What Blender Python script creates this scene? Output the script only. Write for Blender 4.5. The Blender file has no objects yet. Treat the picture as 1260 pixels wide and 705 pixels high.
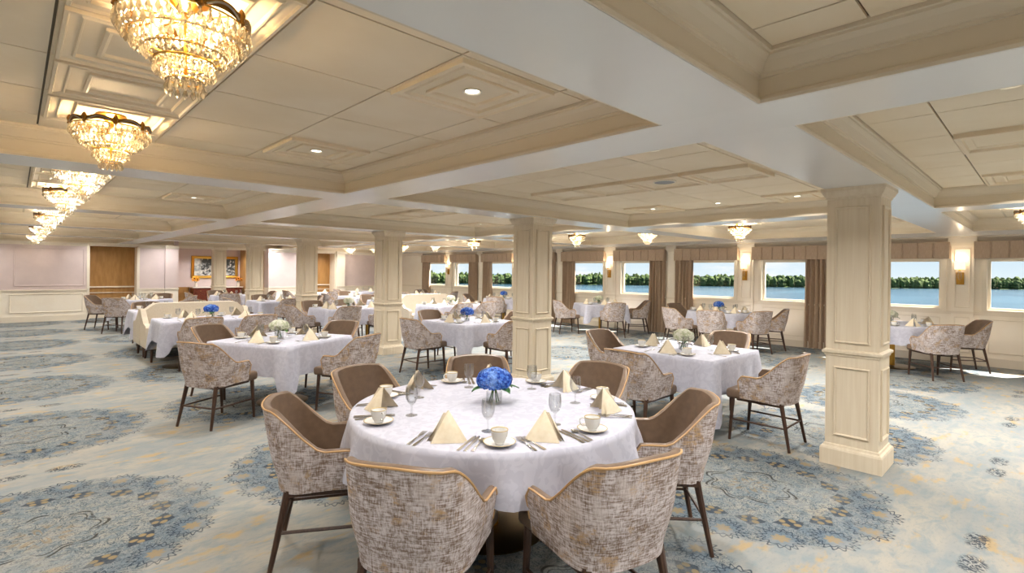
import bpy, bmesh, math, random
from mathutils import Vector, Matrix, noise
random.seed(7)
PI = math.pi
SC = bpy.context.scene
COL = SC.collection

# ------------------------------------------------------------------ camera
FPX = 636.5                      # focal length in pixels of the 1260 px wide frame
H = 1.6
YAW = math.atan2(612, FPX)       # angle from +Y towards +X
ROLL = 0.0111
cam = bpy.data.cameras.new('camera'); cam_o = bpy.data.objects.new('camera', cam); COL.objects.link(cam_o)
cam.sensor_fit = 'HORIZONTAL'; cam.sensor_width = 36; cam.lens = FPX * 36 / 1260
cam.shift_y = -(352.5 - 333.8) / 1260; cam.clip_start = .05; cam.clip_end = 3000
cam_o.matrix_world = Matrix.Translation((0, 0, H)) @ Matrix.Rotation(-YAW, 4, 'Z') @ Matrix.Rotation(PI / 2, 4, 'X') @ Matrix.Rotation(ROLL, 4, 'Z')
SC.camera = cam_o
CF = (math.sin(YAW), math.cos(YAW)); CR = (math.cos(YAW), -math.sin(YAW))

# ------------------------------------------------------------------ colour management
SC.view_settings.view_transform = 'Standard'; SC.view_settings.look = 'None'
SC.view_settings.gamma = 1; SC.view_settings.use_curve_mapping = False
SC.view_settings.exposure = 0.38
SC.cycles.use_denoising = True
SC.cycles.max_bounces = 8; SC.cycles.diffuse_bounces = 5; SC.cycles.transparent_max_bounces = 16
SC.cycles.caustics_reflective = False; SC.cycles.caustics_refractive = False
SC.cycles.sample_clamp_indirect = 4.0

# light levels, in one place
SKY = 0.86; SUN = 22.0; DOWN = 8.2; CHAND = 15.0; SCONCE = 1.6

def lin(c):
    return tuple(((v / 255) / 12.92 if v <= 10.3 else ((v / 255 + .055) / 1.055) ** 2.4) for v in c) + (1.0,)

# ------------------------------------------------------------------ node helper
class G:
    """tiny expression wrapper around shader nodes"""
    def __init__(s, name):
        s.m = bpy.data.materials.new(name); s.m.use_nodes = True
        s.t = s.m.node_tree; s.t.nodes.clear(); s.n = s.t.nodes
        s.out = s.n.new('ShaderNodeOutputMaterial')
    def link(s, a, b): s.t.links.new(a, b)
    def put(s, sock, v):
        if isinstance(v, X): s.link(v.k, sock)
        elif isinstance(v, bpy.types.NodeSocket): s.link(v, sock)
        elif v is not None:
            sock.default_value = v
    def math(s, op, a, b=None, c=None):
        n = s.n.new('ShaderNodeMath'); n.operation = op
        s.put(n.inputs[0], a)
        if b is not None: s.put(n.inputs[1], b)
        if c is not None: s.put(n.inputs[2], c)
        return X(s, n.outputs[0])
    def coord(s, kind='Object', scale=(1, 1, 1), loc=(0, 0, 0), rnd=0):
        n = s.n.new('ShaderNodeTexCoord'); mp = s.n.new('ShaderNodeMapping')
        mp.inputs['Scale'].default_value = scale; mp.inputs['Location'].default_value = loc
        s.link(n.outputs[kind], mp.inputs[0])
        if rnd:
            oi = s.n.new('ShaderNodeObjectInfo'); vm = s.n.new('ShaderNodeVectorMath'); vm.operation = 'SCALE'
            cb = s.n.new('ShaderNodeCombineXYZ')
            for i in range(3): s.link(oi.outputs['Random'], cb.inputs[i])
            s.link(cb.outputs[0], vm.inputs[0]); vm.inputs['Scale'].default_value = rnd
            s.link(vm.outputs[0], mp.inputs['Location'])
        return mp.outputs[0]
    def world(s):
        n = s.n.new('ShaderNodeNewGeometry'); return n.outputs['Position']
    def vscale(s, v, sc):
        n = s.n.new('ShaderNodeVectorMath'); n.operation = 'MULTIPLY'; s.link(v, n.inputs[0]); n.inputs[1].default_value = sc
        return n.outputs[0]
    def vadd(s, a, b):
        n = s.n.new('ShaderNodeVectorMath'); n.operation = 'ADD'; s.link(a, n.inputs[0]); s.link(b, n.inputs[1]); return n.outputs[0]
    def sep(s, v):
        n = s.n.new('ShaderNodeSeparateXYZ'); s.link(v, n.inputs[0]); return [X(s, o) for o in n.outputs]
    def noise(s, v, scale, detail=3, rough=.55, dist=0, color=False):
        n = s.n.new('ShaderNodeTexNoise'); s.link(v, n.inputs['Vector'])
        n.inputs['Scale'].default_value = scale; n.inputs['Detail'].default_value = detail
        n.inputs['Roughness'].default_value = rough; n.inputs['Distortion'].default_value = dist
        return n.outputs['Color'] if color else X(s, n.outputs[0])
    def voro(s, v, scale, feature='DISTANCE_TO_EDGE'):
        n = s.n.new('ShaderNodeTexVoronoi'); n.feature = feature; s.link(v, n.inputs['Vector']); n.inputs['Scale'].default_value = scale
        return X(s, n.outputs['Distance'])
    def ss(s, x, a, b):
        n = s.n.new('ShaderNodeMapRange'); n.interpolation_type = 'SMOOTHSTEP'
        s.put(n.inputs[0], x); n.inputs[1].default_value = a; n.inputs[2].default_value = b
        return X(s, n.outputs[0])
    def mix(s, f, a, b):
        n = s.n.new('ShaderNodeMix'); n.data_type = 'RGBA'
        s.put(n.inputs[0], f); s.put(n.inputs[6], a); s.put(n.inputs[7], b)
        return n.outputs[2]
    def bump(s, h, strength=.3, dist=.005):
        n = s.n.new('ShaderNodeBump'); n.inputs['Strength'].default_value = strength; n.inputs['Distance'].default_value = dist
        s.put(n.inputs['Height'], h); return n.outputs[0]
    def bsdf(s, color, rough=.5, metal=0, spec=.5, normal=None, emit=None, estr=0, sheen=0, coat=0, trans=0):
        n = s.n.new('ShaderNodeBsdfPrincipled')
        s.put(n.inputs['Base Color'], color); s.put(n.inputs['Roughness'], rough); s.put(n.inputs['Metallic'], metal)
        n.inputs['Specular IOR Level'].default_value = spec
        if normal is not None: s.link(normal, n.inputs['Normal'])
        if emit is not None: s.put(n.inputs['Emission Color'], emit); n.inputs['Emission Strength'].default_value = estr
        if sheen: n.inputs['Sheen Weight'].default_value = sheen
        if coat: n.inputs['Coat Weight'].default_value = coat; n.inputs['Coat Roughness'].default_value = .15
        if trans: n.inputs['Transmission Weight'].default_value = trans
        s.link(n.outputs[0], s.out.inputs[0]); return n

class X:
    def __init__(s, g, k): s.g = g; s.k = k
    def __add__(s, o): return s.g.math('ADD', s, o)
    __radd__ = __add__
    def __sub__(s, o): return s.g.math('SUBTRACT', s, o)
    def __rsub__(s, o): return s.g.math('SUBTRACT', o, s)
    def __mul__(s, o): return s.g.math('MULTIPLY', s, o)
    __rmul__ = __mul__
    def __truediv__(s, o): return s.g.math('DIVIDE', s, o)
    def abs(s): return s.g.math('ABSOLUTE', s)
    def sin(s): return s.g.math('SINE', s)
    def cos(s): return s.g.math('COSINE', s)
    def max(s, o): return s.g.math('MAXIMUM', s, o)
    def min(s, o): return s.g.math('MINIMUM', s, o)
    def sq(s): return s.g.math('POWER', s.abs(), 2.0)
    def lt(s, v, w): return s.g.ss(s, v + w, v - w)      # 1 below v, soft width w
    def sqrt(s): return s.g.math('SQRT', s)

M = {}
def simple(name, rgb, rough=.5, metal=0, spec=.5, **k):
    g = G(name); g.bsdf(lin(rgb), rough, metal, spec, **k); M[name] = g.m; return g.m

def varied(name, a, b, scale, rough=.5, stretch=(1, 1, 1), bump=0, spec=.4, kind='Object', rnd=3.0, **k):
    g = G(name); v = g.coord(kind, scale=stretch, rnd=rnd)
    n = g.noise(v, scale, 4)
    c = g.mix(g.ss(n, .3, .7), lin(a), lin(b))
    nb = g.bump(n, bump, .003) if bump else None
    g.bsdf(c, rough, spec=spec, normal=nb, **k); M[name] = g.m

# ---- paint, wood, fabric
simple('trim_paint', (236, 226, 208), .42)
varied('beam_paint', (244, 243, 240), (248, 247, 244), 1.5, .2, spec=.8)
varied('tile_paint', (238, 221, 192), (243, 228, 202), 2.2, .6)
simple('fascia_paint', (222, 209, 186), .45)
varied('column_paint', (218, 203, 178), (226, 213, 190), 6, .45, stretch=(6, 6, .25))
varied('wall_lilac', (206, 190, 188), (213, 197, 194), 3, .6)
varied('wall_cream', (246, 236, 219), (248, 240, 225), 3, .5)
varied('wall_brown', (160, 118, 66), (176, 132, 78), 14, .45, stretch=(1, 1, .2))
varied('wood_dark', (58, 40, 30), (78, 55, 42), 10, .4, stretch=(8, 8, 1))
varied('wood_red', (92, 40, 28), (120, 56, 38), 8, .35, stretch=(1, 8, 8))
varied('leather', (110, 91, 75), (120, 99, 81), 25, .38, bump=.08)
simple('piping', (188, 150, 102), .4)
varied('napkin', (226, 212, 184), (232, 220, 196), 40, .8)
simple('porcelain', (234, 233, 231), .18, spec=.6)
simple('gold_rim', (206, 186, 140), .25, spec=.6)
simple('silver', (205, 200, 192), .2, 1.0)
simple('brass', (196, 152, 70), .3, 1.0)
simple('brass_dark', (120, 88, 44), .38, 1.0)
simple('bronze', (110, 92, 62), .3, 1.0)
simple('stem_green', (74, 110, 52), .5)
varied('leaf', (44, 92, 40), (70, 120, 56), 20, .4)
def mk_bloom(name, a, b, c3):
    g = G(name); v = g.coord('Object')
    d = g.voro(v, 42, 'F1'); n = g.noise(v, 16, 2)
    c = g.mix(g.ss(d, .25, .75), lin(b), lin(a)); c = g.mix(g.ss(n, .45, .68) * .7, c, lin(c3))
    g.bsdf(c, .6, spec=.2); M[name] = g.m
mk_bloom('bloom_blue', (24, 64, 170), (84, 136, 224), (150, 188, 240))
mk_bloom('bloom_white', (190, 196, 158), (232, 231, 214), (244, 243, 234))
varied('bloom_yellow', (230, 150, 30), (245, 180, 50), 20, .6)
simple('sunflower_eye', (60, 36, 18), .8)
varied('sofa_cream', (200, 188, 168), (208, 197, 178), 60, .75)
simple('marble', (232, 226, 216), .25)
varied('curtain', (168, 146, 124), (186, 164, 142), 30, .8, stretch=(6, 6, .4), kind='Object', rnd=0)
simple('speaker_grey', (150, 152, 152), .6)
simple('gap_dark', (120, 108, 90), .8)
simple('cloth_rubber', (40, 34, 30), .7)

def mk_cloth():
    g = G('tablecloth'); v = g.coord('Object', rnd=5)
    big = g.ss(g.noise(v, 14, 1, .5, 1.5), .47, .53)          # woven damask figure
    c = g.mix(big, lin((184, 184, 198)), lin((192, 192, 205)))
    g.bsdf(c, g.math('MULTIPLY_ADD', big, -.15, .75), spec=.3, sheen=.15); M['cloth'] = g.m
mk_cloth()

def mk_fabric():
    g = G('chair_fabric'); v = g.coord('Object', rnd=4)
    h = g.noise(g.vscale(v, (1, 1, 8)), 19, 3, .7); w = g.noise(g.vscale(v, (9, 9, 1)), 18, 3, .7)
    pat = g.noise(v, 13, 4, .7)
    weave = g.ss(h * .55 + w * .45 + pat * .32, .54, .78)
    blot = g.noise(v, 9, 4, .65)
    c = g.mix(weave, lin((128, 108, 94)), lin((214, 206, 206)))
    c = g.mix(g.ss(blot, .53, .64) * g.ss(h, .38, .6) * .85, c, lin((178, 142, 92)))
    c = g.mix(g.ss(g.noise(v, 6, 3), .55, .7) * .6, c, lin((206, 196, 192)))
    g.bsdf(c, .85, spec=.2, normal=g.bump(weave, .25, .002)); M['fabric'] = g.m
mk_fabric()

def mk_glass(name, tint=(1, 1, 1, 1), base=.06, rough=.02):
    g = G(name)
    tr = g.n.new('ShaderNodeBsdfTransparent'); tr.inputs[0].default_value = tint
    gl = g.n.new('ShaderNodeBsdfGlossy'); gl.inputs['Roughness'].default_value = rough
    lw = g.n.new('ShaderNodeLayerWeight'); lw.inputs[0].default_value = .5
    f = g.math('MULTIPLY_ADD', X(g, lw.outputs['Facing']), .38, base)
    mx = g.n.new('ShaderNodeMixShader'); g.put(mx.inputs[0], f); g.link(tr.outputs[0], mx.inputs[1]); g.link(gl.outputs[0], mx.inputs[2])
    g.link(mx.outputs[0], g.out.inputs[0]); M[name] = g.m
mk_glass('glass', (.97, .98, .98, 1), .07)
mk_glass('pane', (.98, .99, 1, 1), .0)
def mk_pane():
    g = G('window_glass')
    tr = g.n.new('ShaderNodeBsdfTransparent'); gl = g.n.new('ShaderNodeBsdfGlossy'); gl.inputs['Roughness'].default_value = 0
    mx = g.n.new('ShaderNodeMixShader'); mx.inputs[0].default_value = .03
    g.link(tr.outputs[0], mx.inputs[1]); g.link(gl.outputs[0], mx.inputs[2]); g.link(mx.outputs[0], g.out.inputs[0]); M['pane'] = g.m
mk_pane()
def mk_crystal():
    g = G('crystal')
    gl = g.n.new('ShaderNodeBsdfGlossy'); gl.inputs['Roughness'].default_value = .1; gl.inputs['Color'].default_value = (.75, .72, .66, 1)
    tl = g.n.new('ShaderNodeBsdfTranslucent'); tl.inputs[0].default_value = (.6, .52, .38, 1)
    tr = g.n.new('ShaderNodeBsdfTransparent')
    m1 = g.n.new('ShaderNodeMixShader'); m1.inputs[0].default_value = .45; g.link(tl.outputs[0], m1.inputs[1]); g.link(tr.outputs[0], m1.inputs[2])
    m2 = g.n.new('ShaderNodeMixShader'); m2.inputs[0].default_value = .3; g.link(m1.outputs[0], m2.inputs[1]); g.link(gl.outputs[0], m2.inputs[2])
    g.link(m2.outputs[0], g.out.inputs[0]); M['crystal'] = g.m
mk_crystal()
def emis(name, rgb, strength):
    g = G(name); g.bsdf(lin(rgb), .5, emit=lin(rgb), estr=strength); M[name] = g.m
emis('bulb', (255, 214, 140), 14); emis('lens_lit', (255, 246, 226), 6); emis('shade_lit', (255, 232, 196), 1.0)

def mk_carpet():
    g = G('carpet'); p = g.world()
    wob = g.noise(p, 5, 2, color=True)
    n = g.n.new('ShaderNodeVectorMath'); n.operation = 'MULTIPLY_ADD'; g.link(wob, n.inputs[0]); n.inputs[1].default_value = (.05, .05, 0); n.inputs[2].default_value = (-.025, -.025, 0)
    q = g.vadd(p, n.outputs[0])
    px, py, _ = g.sep(q)
    def rep(v, o, per):
        w = g.math('WRAP', v - o, per / 2, -per / 2); return w
    ux, uy = rep(px, .13, 1.95), rep(py, 1.57, 2.56)
    r = (ux.sq() + uy.sq()).sqrt(); th = g.math('ARCTAN2', uy, ux)
    # watercolour ground
    a = g.noise(g.vscale(p, (1, 1.9, 1)), 1.1, 5, .6); b = g.noise(g.vscale(p, (1.2, 2.4, 1)), 4.5, 4, .65, .6)
    c = g.mix(g.ss(a, .36, .64), lin((160, 155, 145)), lin((140, 143, 142)))
    c = g.mix(g.ss(b, .42, .68) * .8, c, lin((126, 137, 141)))
    c = g.mix(g.ss(g.noise(g.vscale(p, (1, 2, 1)), 3.0, 4, .6), .56, .68) * .7, c, lin((176, 148, 100)))
    fine = g.noise(g.vscale(p, (1, 2.2, 1)), 22, 4, .7)
    c = g.mix(g.ss(fine, .5, .75) * .35, c, lin((108, 117, 121)))
    # medallion field
    edge = .86 + (th * 16).cos() * .05
    fade = g.ss(g.noise(p, 1.5, 4, .65), .34, .58)
    med = g.ss(edge - r, -.03, .05)
    fld = g.mix(g.ss(g.noise(p, 11, 4, .65), .38, .64), lin((112, 124, 130)), lin((148, 147, 138)))
    c = g.mix(med * (fade * .6 + .25), c, fld)
    blue = g.ss((r - .70).abs(), .17, .05)
    c = g.mix(blue * med * (fade * .4 + .1), c, lin((88, 106, 122)))
    # curling line work, filling the medallion
    ln = g.voro(g.vadd(p, g.noise(p, 11, 2, color=True)), 12)
    ln2 = (g.noise(p, 14, 2, .5, 2.5) - .5).abs()
    lines = (ln.lt(.05, .02) * .6).max(ln2.lt(.034, .014))
    dk = lin((47, 56, 67))
    c = g.mix(lines * med * (fade * .5 + .4), c, lin((66, 78, 88)))
    lit = (g.noise(p, 24, 2, .5, 2.0) - .5).abs().lt(.02, .015)
    c = g.mix(lit * med * .4, c, lin((144, 147, 145)))
    # scalloped ring in the centre
    ring = (r - .29 - (th * 8).cos() * .03).abs().lt(.009, .005).max((r - .255 - (th * 8).cos() * .025).abs().lt(.005, .004))
    brk = g.ss(g.noise(p, 7, 2), .36, .5)
    c = g.mix(ring * brk * .9, c, lin((53, 51, 48)))
    rose = g.ss(r, .2, .1) * g.ss((r * 40 + (th * 6).sin() * 3).sin(), .3, .8)
    c = g.mix(rose * .5 * brk, c, lin((137, 117, 84)))
    # sixteen diamonds, each with four light lozenges
    k = 2 * PI / 16
    tp = g.math('WRAP', th, k / 2, -k / 2)
    du = tp * .60; dv = r - .60
    dia = (du.abs() / .10 + dv.abs() / .075).lt(1.0, .08)
    show = fade * .55 + .4
    c = g.mix(dia * .92 * show, c, dk)
    dot = ((du.abs() - .033).sq() + (dv.abs() - .024).sq()).sqrt().lt(.020, .005)
    c = g.mix(dot * .85 * show, c, lin((150, 132, 96)))
    # sixteen frilled flowers
    tq = g.math('WRAP', th + k / 2, k / 2, -k / 2)
    fu = tq * .81; fv = r - .81
    fr = (fu.sq() + fv.sq()).sqrt(); fa = g.math('ARCTAN2', fv, fu)
    frill = (fr - .112 - (fa * 17).cos() * .016).abs().lt(.007, .004).max((fr - .088 - (fa * 11).cos() * .01).abs().lt(.004, .003))
    c = g.mix(g.ss(fr, .12, .08) * .5 * show, c, lin((89, 106, 121)))
    c = g.mix(frill * .95 * show, c, lin((46, 58, 71)))
    pet = (fr - .043 - (fa * 7).cos() * .009).lt(0, .012)
    c = g.mix(pet * .8 * show, c, lin((149, 129, 92)))
    # small linking ornaments half way between medallions
    vx, vy = ux, rep(py, .29, 2.56)
    sx = (vx.abs() - .18); orn = ((sx / .12).sq() + (vy / .06).sq()).sqrt()
    c = g.mix(orn.lt(1, .25) * (ln2.lt(.06, .03)) * .9, c, dk)
    # worn, faded zones
    c = g.mix(g.ss(g.noise(p, .9, 3), .55, .75) * .4, c, lin((140, 140, 137)))
    pile = g.noise(p, 260, 2)
    g.bsdf(c, .95, spec=.1, normal=g.bump(pile, .35, .004)); M['carpet'] = g.m
mk_carpet()

def mk_coffer_far():
    g = G('tile_grid'); p = g.world(); x, y, _ = g.sep(p)
    gx = g.math('WRAP', x - .10, .32, -.32).abs(); gy = g.math('WRAP', y - 1.76, .32, -.32).abs()
    l = gx.lt(.012, .006).max(gy.lt(.012, .006))
    g.bsdf(g.mix(l, lin((238, 222, 194)), lin((206, 190, 162))), .6); M['tile_grid'] = g.m
mk_coffer_far()

def mk_water():
    g = G('water'); p = g.world()
    n = g.noise(g.vscale(p, (.25, .25, .25)), 1.0, 5, .6); w = g.noise(g.vscale(p, (.012, .03, 1)), 1, 3)
    c = g.mix(g.ss(w, .4, .6), lin((30, 52, 64)), lin((48, 72, 84)))
    g.bsdf(c, .22, spec=.5, normal=g.bump(n, .5, .5)); M['water'] = g.m
mk_water()
def mk_trees():
    g = G('foliage_far'); p = g.world()
    n = g.noise(p, .35, 5, .7)
    n2 = g.noise(p, .06, 2)
    c = g.mix(g.ss(n, .35, .7), lin((34, 52, 30)), lin((92, 108, 62)))
    c = g.mix(g.ss(n2, .4, .65) * .5, c, lin((98, 108, 66)))
    g.bsdf(c, .9, spec=.1); M['foliage_far'] = g.m
mk_trees()
def mk_painting():
    g = G('painting_canvas'); v = g.coord('Object'); x, y, z = g.sep(v)
    n = g.noise(v, 7, 5, .7)
    c = g.mix(g.ss(n, .4, .6), lin((214, 214, 208)), lin((150, 154, 156)))
    tree = g.ss(g.noise(v, 10, 4, .7) + z * .25, .40, .52) * g.ss((x + .22).abs(), .34, .2).max(g.ss((x - .45).abs(), .34, .22))
    c = g.mix(tree, c, lin((48, 52, 52)))
    g.bsdf(c, .6); M['painting'] = g.m
mk_painting()

# ------------------------------------------------------------------ world, sun
def mk_world():
    w = bpy.data.worlds.new('sky'); SC.world = w; w.use_nodes = True
    t = w.node_tree; t.nodes.clear(); N = t.nodes.new; L = t.links.new
    tc = N('ShaderNodeTexCoord'); sp = N('ShaderNodeSeparateXYZ'); L(tc.outputs['Generated'], sp.inputs[0])
    cr = N('ShaderNodeValToRGB'); L(sp.outputs[2], cr.inputs[0])
    e = cr.color_ramp.elements; e[0].position = 0; e[0].color = lin((220, 236, 244)); e[1].position = .5; e[1].color = lin((120, 178, 226))
    m = e.new(.10); m.color = lin((172, 213, 238))
    mp = N('ShaderNodeMapping'); mp.inputs['Scale'].default_value = (1, 1, 3.2); L(tc.outputs['Generated'], mp.inputs[0])
    nz = N('ShaderNodeTexNoise'); nz.inputs['Scale'].default_value = 6; nz.inputs['Detail'].default_value = 7; nz.inputs['Roughness'].default_value = .58; L(mp.outputs[0], nz.inputs['Vector'])
    mr = N('ShaderNodeMapRange'); mr.interpolation_type = 'SMOOTHSTEP'; mr.inputs[1].default_value = .50; mr.inputs[2].default_value = .66; L(nz.outputs[0], mr.inputs[0])
    mx = N('ShaderNodeMix'); mx.data_type = 'RGBA'; L(mr.outputs[0], mx.inputs[0]); L(cr.outputs[0], mx.inputs[6]); mx.inputs[7].default_value = lin((246, 249, 252))
    bg = N('ShaderNodeBackground'); bg.inputs[1].default_value = SKY; L(mx.outputs[2], bg.inputs[0])
    o = N('ShaderNodeOutputWorld'); L(bg.outputs[0], o.inputs[0])
mk_world()
sun = bpy.data.lights.new('sun', 'SUN'); sun.energy = SUN; sun.angle = .02; sun.color = (1, .95, .86)
sun_o = bpy.data.objects.new('sun', sun); COL.objects.link(sun_o)
sun_o.rotation_euler = Vector((-.70, .41, -1)).to_track_quat('-Z', 'Y').to_euler()
sun_o.location = (20, -5, 20)

# ------------------------------------------------------------------ mesh helper
class MB:
    def __init__(s): s.v = []; s.f = []
    def add(s, vs, fs):
        b = len(s.v); s.v += [tuple(v) for v in vs]; s.f += [tuple(b + i for i in f) for f in fs]; return s
    def box(s, x0, y0, z0, x1, y1, z1):
        return s.add([(x, y, z) for z in (z0, z1) for y in (y0, y1) for x in (x0, x1)],
                     [(0, 2, 3, 1), (4, 5, 7, 6), (0, 1, 5, 4), (2, 6, 7, 3), (0, 4, 6, 2), (1, 3, 7, 5)])
    def lathe(s, prof, n=20, c=(0, 0, 0), cap0=True, cap1=True):
        vs = []; fs = []
        for r, z in prof:
            for i in range(n):
                a = 2 * PI * i / n; vs.append((c[0] + r * math.cos(a), c[1] + r * math.sin(a), c[2] + z))
        for j in range(len(prof) - 1):
            for i in range(n):
                k = (i + 1) % n; fs.append((j * n + i, j * n + k, (j + 1) * n + k, (j + 1) * n + i))
        if cap0 and prof[0][0] > 1e-5: fs.append(tuple(range(n - 1, -1, -1)))
        if cap1 and prof[-1][0] > 1e-5: fs.append(tuple((len(prof) - 1) * n + i for i in range(n)))
        return s.add(vs, fs)
    def tube(s, pts, rad, n=8, closed=False):
        pts = [Vector(p) for p in pts]; m = len(pts); vs = []; fs = []
        up = None
        for i, p in enumerate(pts):
            if closed: d = pts[(i + 1) % m] - pts[i - 1]
            else: d = pts[min(i + 1, m - 1)] - pts[max(i - 1, 0)]
            d.normalize()
            if up is None:
                up = Vector((0, 0, 1)) if abs(d.z) < .9 else Vector((1, 0, 0))
            a = d.cross(up)
            if a.length < 1e-6: a = d.orthogonal()
            a.normalize(); b = a.cross(d); up = b
            r = rad(i / (m - 1)) if callable(rad) else rad
            for k in range(n):
                t = 2 * PI * k / n; q = p + a * (r * math.cos(t)) + b * (r * math.sin(t)); vs.append(tuple(q))
        rows = m if closed else m - 1
        for i in range(rows):
            j = (i + 1) % m
            for k in range(n):
                l = (k + 1) % n; fs.append((i * n + k, i * n + l, j * n + l, j * n + k))
        if not closed:
            fs.append(tuple(range(n - 1, -1, -1))); fs.append(tuple((m - 1) * n + k for k in range(n)))
        return s.add(vs, fs)
    def grid(s, rows, closed=False):
        nu = len(rows[0]); vs = [p for r in rows for p in r]; fs = []
        for j in range(len(rows) - 1):
            for i in range(nu if closed else nu - 1):
                k = (i + 1) % nu; fs.append((j * nu + i, j * nu + k, (j + 1) * nu + k, (j + 1) * nu + i))
        return s.add(vs, fs)
    def sweep_rect(s, x0, y0, x1, y1, prof):
        """profile (inset, z) swept round a rectangle with mitred corners"""
        rows = [[(x0 + d, y0 + d, z), (x1 - d, y0 + d, z), (x1 - d, y1 - d, z), (x0 + d, y1 - d, z)] for d, z in prof]
        return s.grid(rows, True)
    def xf(s, mat):
        s.v = [tuple(mat @ Vector(v)) for v in s.v]; return s
    def mesh(s, name, mat, smooth=False, angle=40):
        me = bpy.data.meshes.new(name); me.from_pydata(s.v, [], s.f)
        me.materials.append(M[mat] if isinstance(mat, str) else mat)
        bm = bmesh.new(); bm.from_mesh(me); bmesh.ops.recalc_face_normals(bm, faces=bm.faces)
        if smooth:
            for f in bm.faces: f.smooth = True
            lim = math.radians(angle)
            for e in bm.edges:
                if len(e.link_faces) == 2 and e.calc_face_angle(0) > lim: e.smooth = False
        bm.to_mesh(me); bm.free(); return me
    def build(s, name, mat, parent=None, smooth=False, **k): return obj(name, s.mesh(name, mat, smooth), parent, **k)

def bevel_box(x0, y0, z0, x1, y1, z1, r, seg=3, mat='leather', name='cushion', taper=None):
    bm = bmesh.new(); bmesh.ops.create_cube(bm, size=1)
    for v in bm.verts:
        v.co = Vector((x0 + (v.co.x + .5) * (x1 - x0), y0 + (v.co.y + .5) * (y1 - y0), z0 + (v.co.z + .5) * (z1 - z0)))
        if taper: taper(v.co)
    bmesh.ops.bevel(bm, geom=bm.edges[:], offset=r, segments=seg, affect='EDGES', profile=.5)
    for f in bm.faces: f.smooth = True
    me = bpy.data.meshes.new(name); bm.to_mesh(me); bm.free(); me.materials.append(M[mat]); return me

def obj(name, me, parent=None, loc=None, rotz=None, label=None, cat=None, group=None, kind=None):
    o = bpy.data.objects.new(name, me); COL.objects.link(o)
    if parent is not None: o.parent = parent
    if loc is not None: o.location = loc
    if rotz is not None: o.rotation_euler = (0, 0, rotz)
    return tag(o, label, cat, group, kind)
def tag(o, label=None, cat=None, group=None, kind=None):
    if label: o['label'] = label
    if cat: o['category'] = cat
    if group: o['group'] = group
    if kind: o['kind'] = kind
    return o
def thing(name, label, cat, loc=(0, 0, 0), rotz=0, group=None):
    return obj(name, None, None, loc, rotz, label, cat, group)
def struct(name, mb, mat, parent=None, smooth=False):
    me = mb.mesh(name, mat, smooth)
    return obj(name, me, parent, kind=None if parent else 'structure')
def dup(root, loc, rotz, label=None, group=None):
    r = root.copy(); COL.objects.link(r); r.location = loc; r.rotation_euler = (0, 0, rotz)
    if label: r['label'] = label
    if group: r['group'] = group
    for ch in list(root.children):
        c = ch.copy(); COL.objects.link(c); c.parent = r
        for g in list(ch.children):
            d = g.copy(); COL.objects.link(d); d.parent = c
    return r
class Kind:
    """one prototype; the first placement uses it, later ones copy it"""
    def __init__(s, make): s.make = make; s.root = None
    def put(s, loc, rotz, label, group=None):
        if s.root is None:
            s.root = s.make(); o = s.root; o.location = loc; o.rotation_euler = (0, 0, rotz); o['label'] = label
            if group: o['group'] = group
            return o
        return dup(s.root, loc, rotz, label, group)

# ================================================================== STRUCTURE
ZB, ZC = 2.33, 2.53               # underside of the beams, ceiling tiles
PER = 3.86
BY = [1.105 + PER * k for k in range(-2, 6)]        # transverse beams and columns
XW, YE, XL, YB = 12.5, 20.17, -5.6, -6.85           # window wall, end wall, left wall, wall behind
BH = .23
ROWS = [(-1.46, 2.30), (2.75, 7.15), (7.60, 11.20)]

fl = MB().box(XL, YB, -.12, XW + .2, YE + 2.5, 0); struct('floor', fl, 'carpet')
ceil = struct('ceiling', MB().box(XL, YB, ZC + .012, XW + .2, YE + 2.5, ZC + .12), 'gap_dark')

def beam(x0, y0, x1, y1):
    return struct('ceiling_beam', MB().box(x0, y0, ZB, x1, y1, ZC + .012), 'beam_paint')
xs = [(XL, -1.46), (2.30, 2.75), (7.15, 7.60), (11.20, XW)]
for a, b in xs: beam(a, YB, b, YE + 2.5)
for k, yc in enumerate(BY):
    y0, y1 = yc - BH, (yc + BH if k < len(BY) - 1 else YE + 2.5)
    for a, b in ROWS: beam(a, y0, b, y1)
for a, b in ROWS: beam(a, YB, b, BY[0] - BH)

crown = [(.001, ZB + .001), (.010, ZB), (.014, ZB + .012), (.010, ZB + .026), (.0015, ZB + .03), (.0015, ZB + .105), (.010, ZB + .107), (.012, ZB + .118), (.022, ZB + .12),
         (.030, ZB + .135), (.045, ZB + .158), (.062, ZB + .172), (.066, ZB + .174), (.068, ZB + .184), (.078, ZB + .186), (.08, ZC + .011)]
tile_cache = {}
def tile_mesh(w, h, style):
    key = (round(w, 3), round(h, 3), style)
    if key in tile_cache: return tile_cache[key]
    g = .005; m = MB().box(g, g, 0, w - g, h - g, .012)
    if style == 1 and w > .4 and h > .4:
        m.sweep_rect(.02, .02, w - .02, h - .02, [(0, 0), (.0, -.022), (.012, -.024), (.018, -.014), (.05, -.008), (.056, -.016), (.062, -.016), (.066, 0)])
        m.sweep_rect(.15, .15, w - .15, h - .15, [(0, 0), (.0, -.012), (.012, -.016), (.022, -.012), (.026, 0)])
    if style == 2 and w > .4 and h > .4:
        m.sweep_rect(.0, .0, w, h, [(.012, 0), (.012, -.03), (.03, -.034), (.045, -.03), (.05, -.012), (.085, -.006), (.09, 0)])
    me = m.mesh('tile', 'tile_paint'); tile_cache[key] = me; return me
def lines(a, b, start, step=.64):
    l = [a]; t = start
    while t < a + .1: t += step
    while t < b - .1: l.append(t); t += step
    return l + [b]
downlights = []; chand = []; speakers = []
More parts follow.
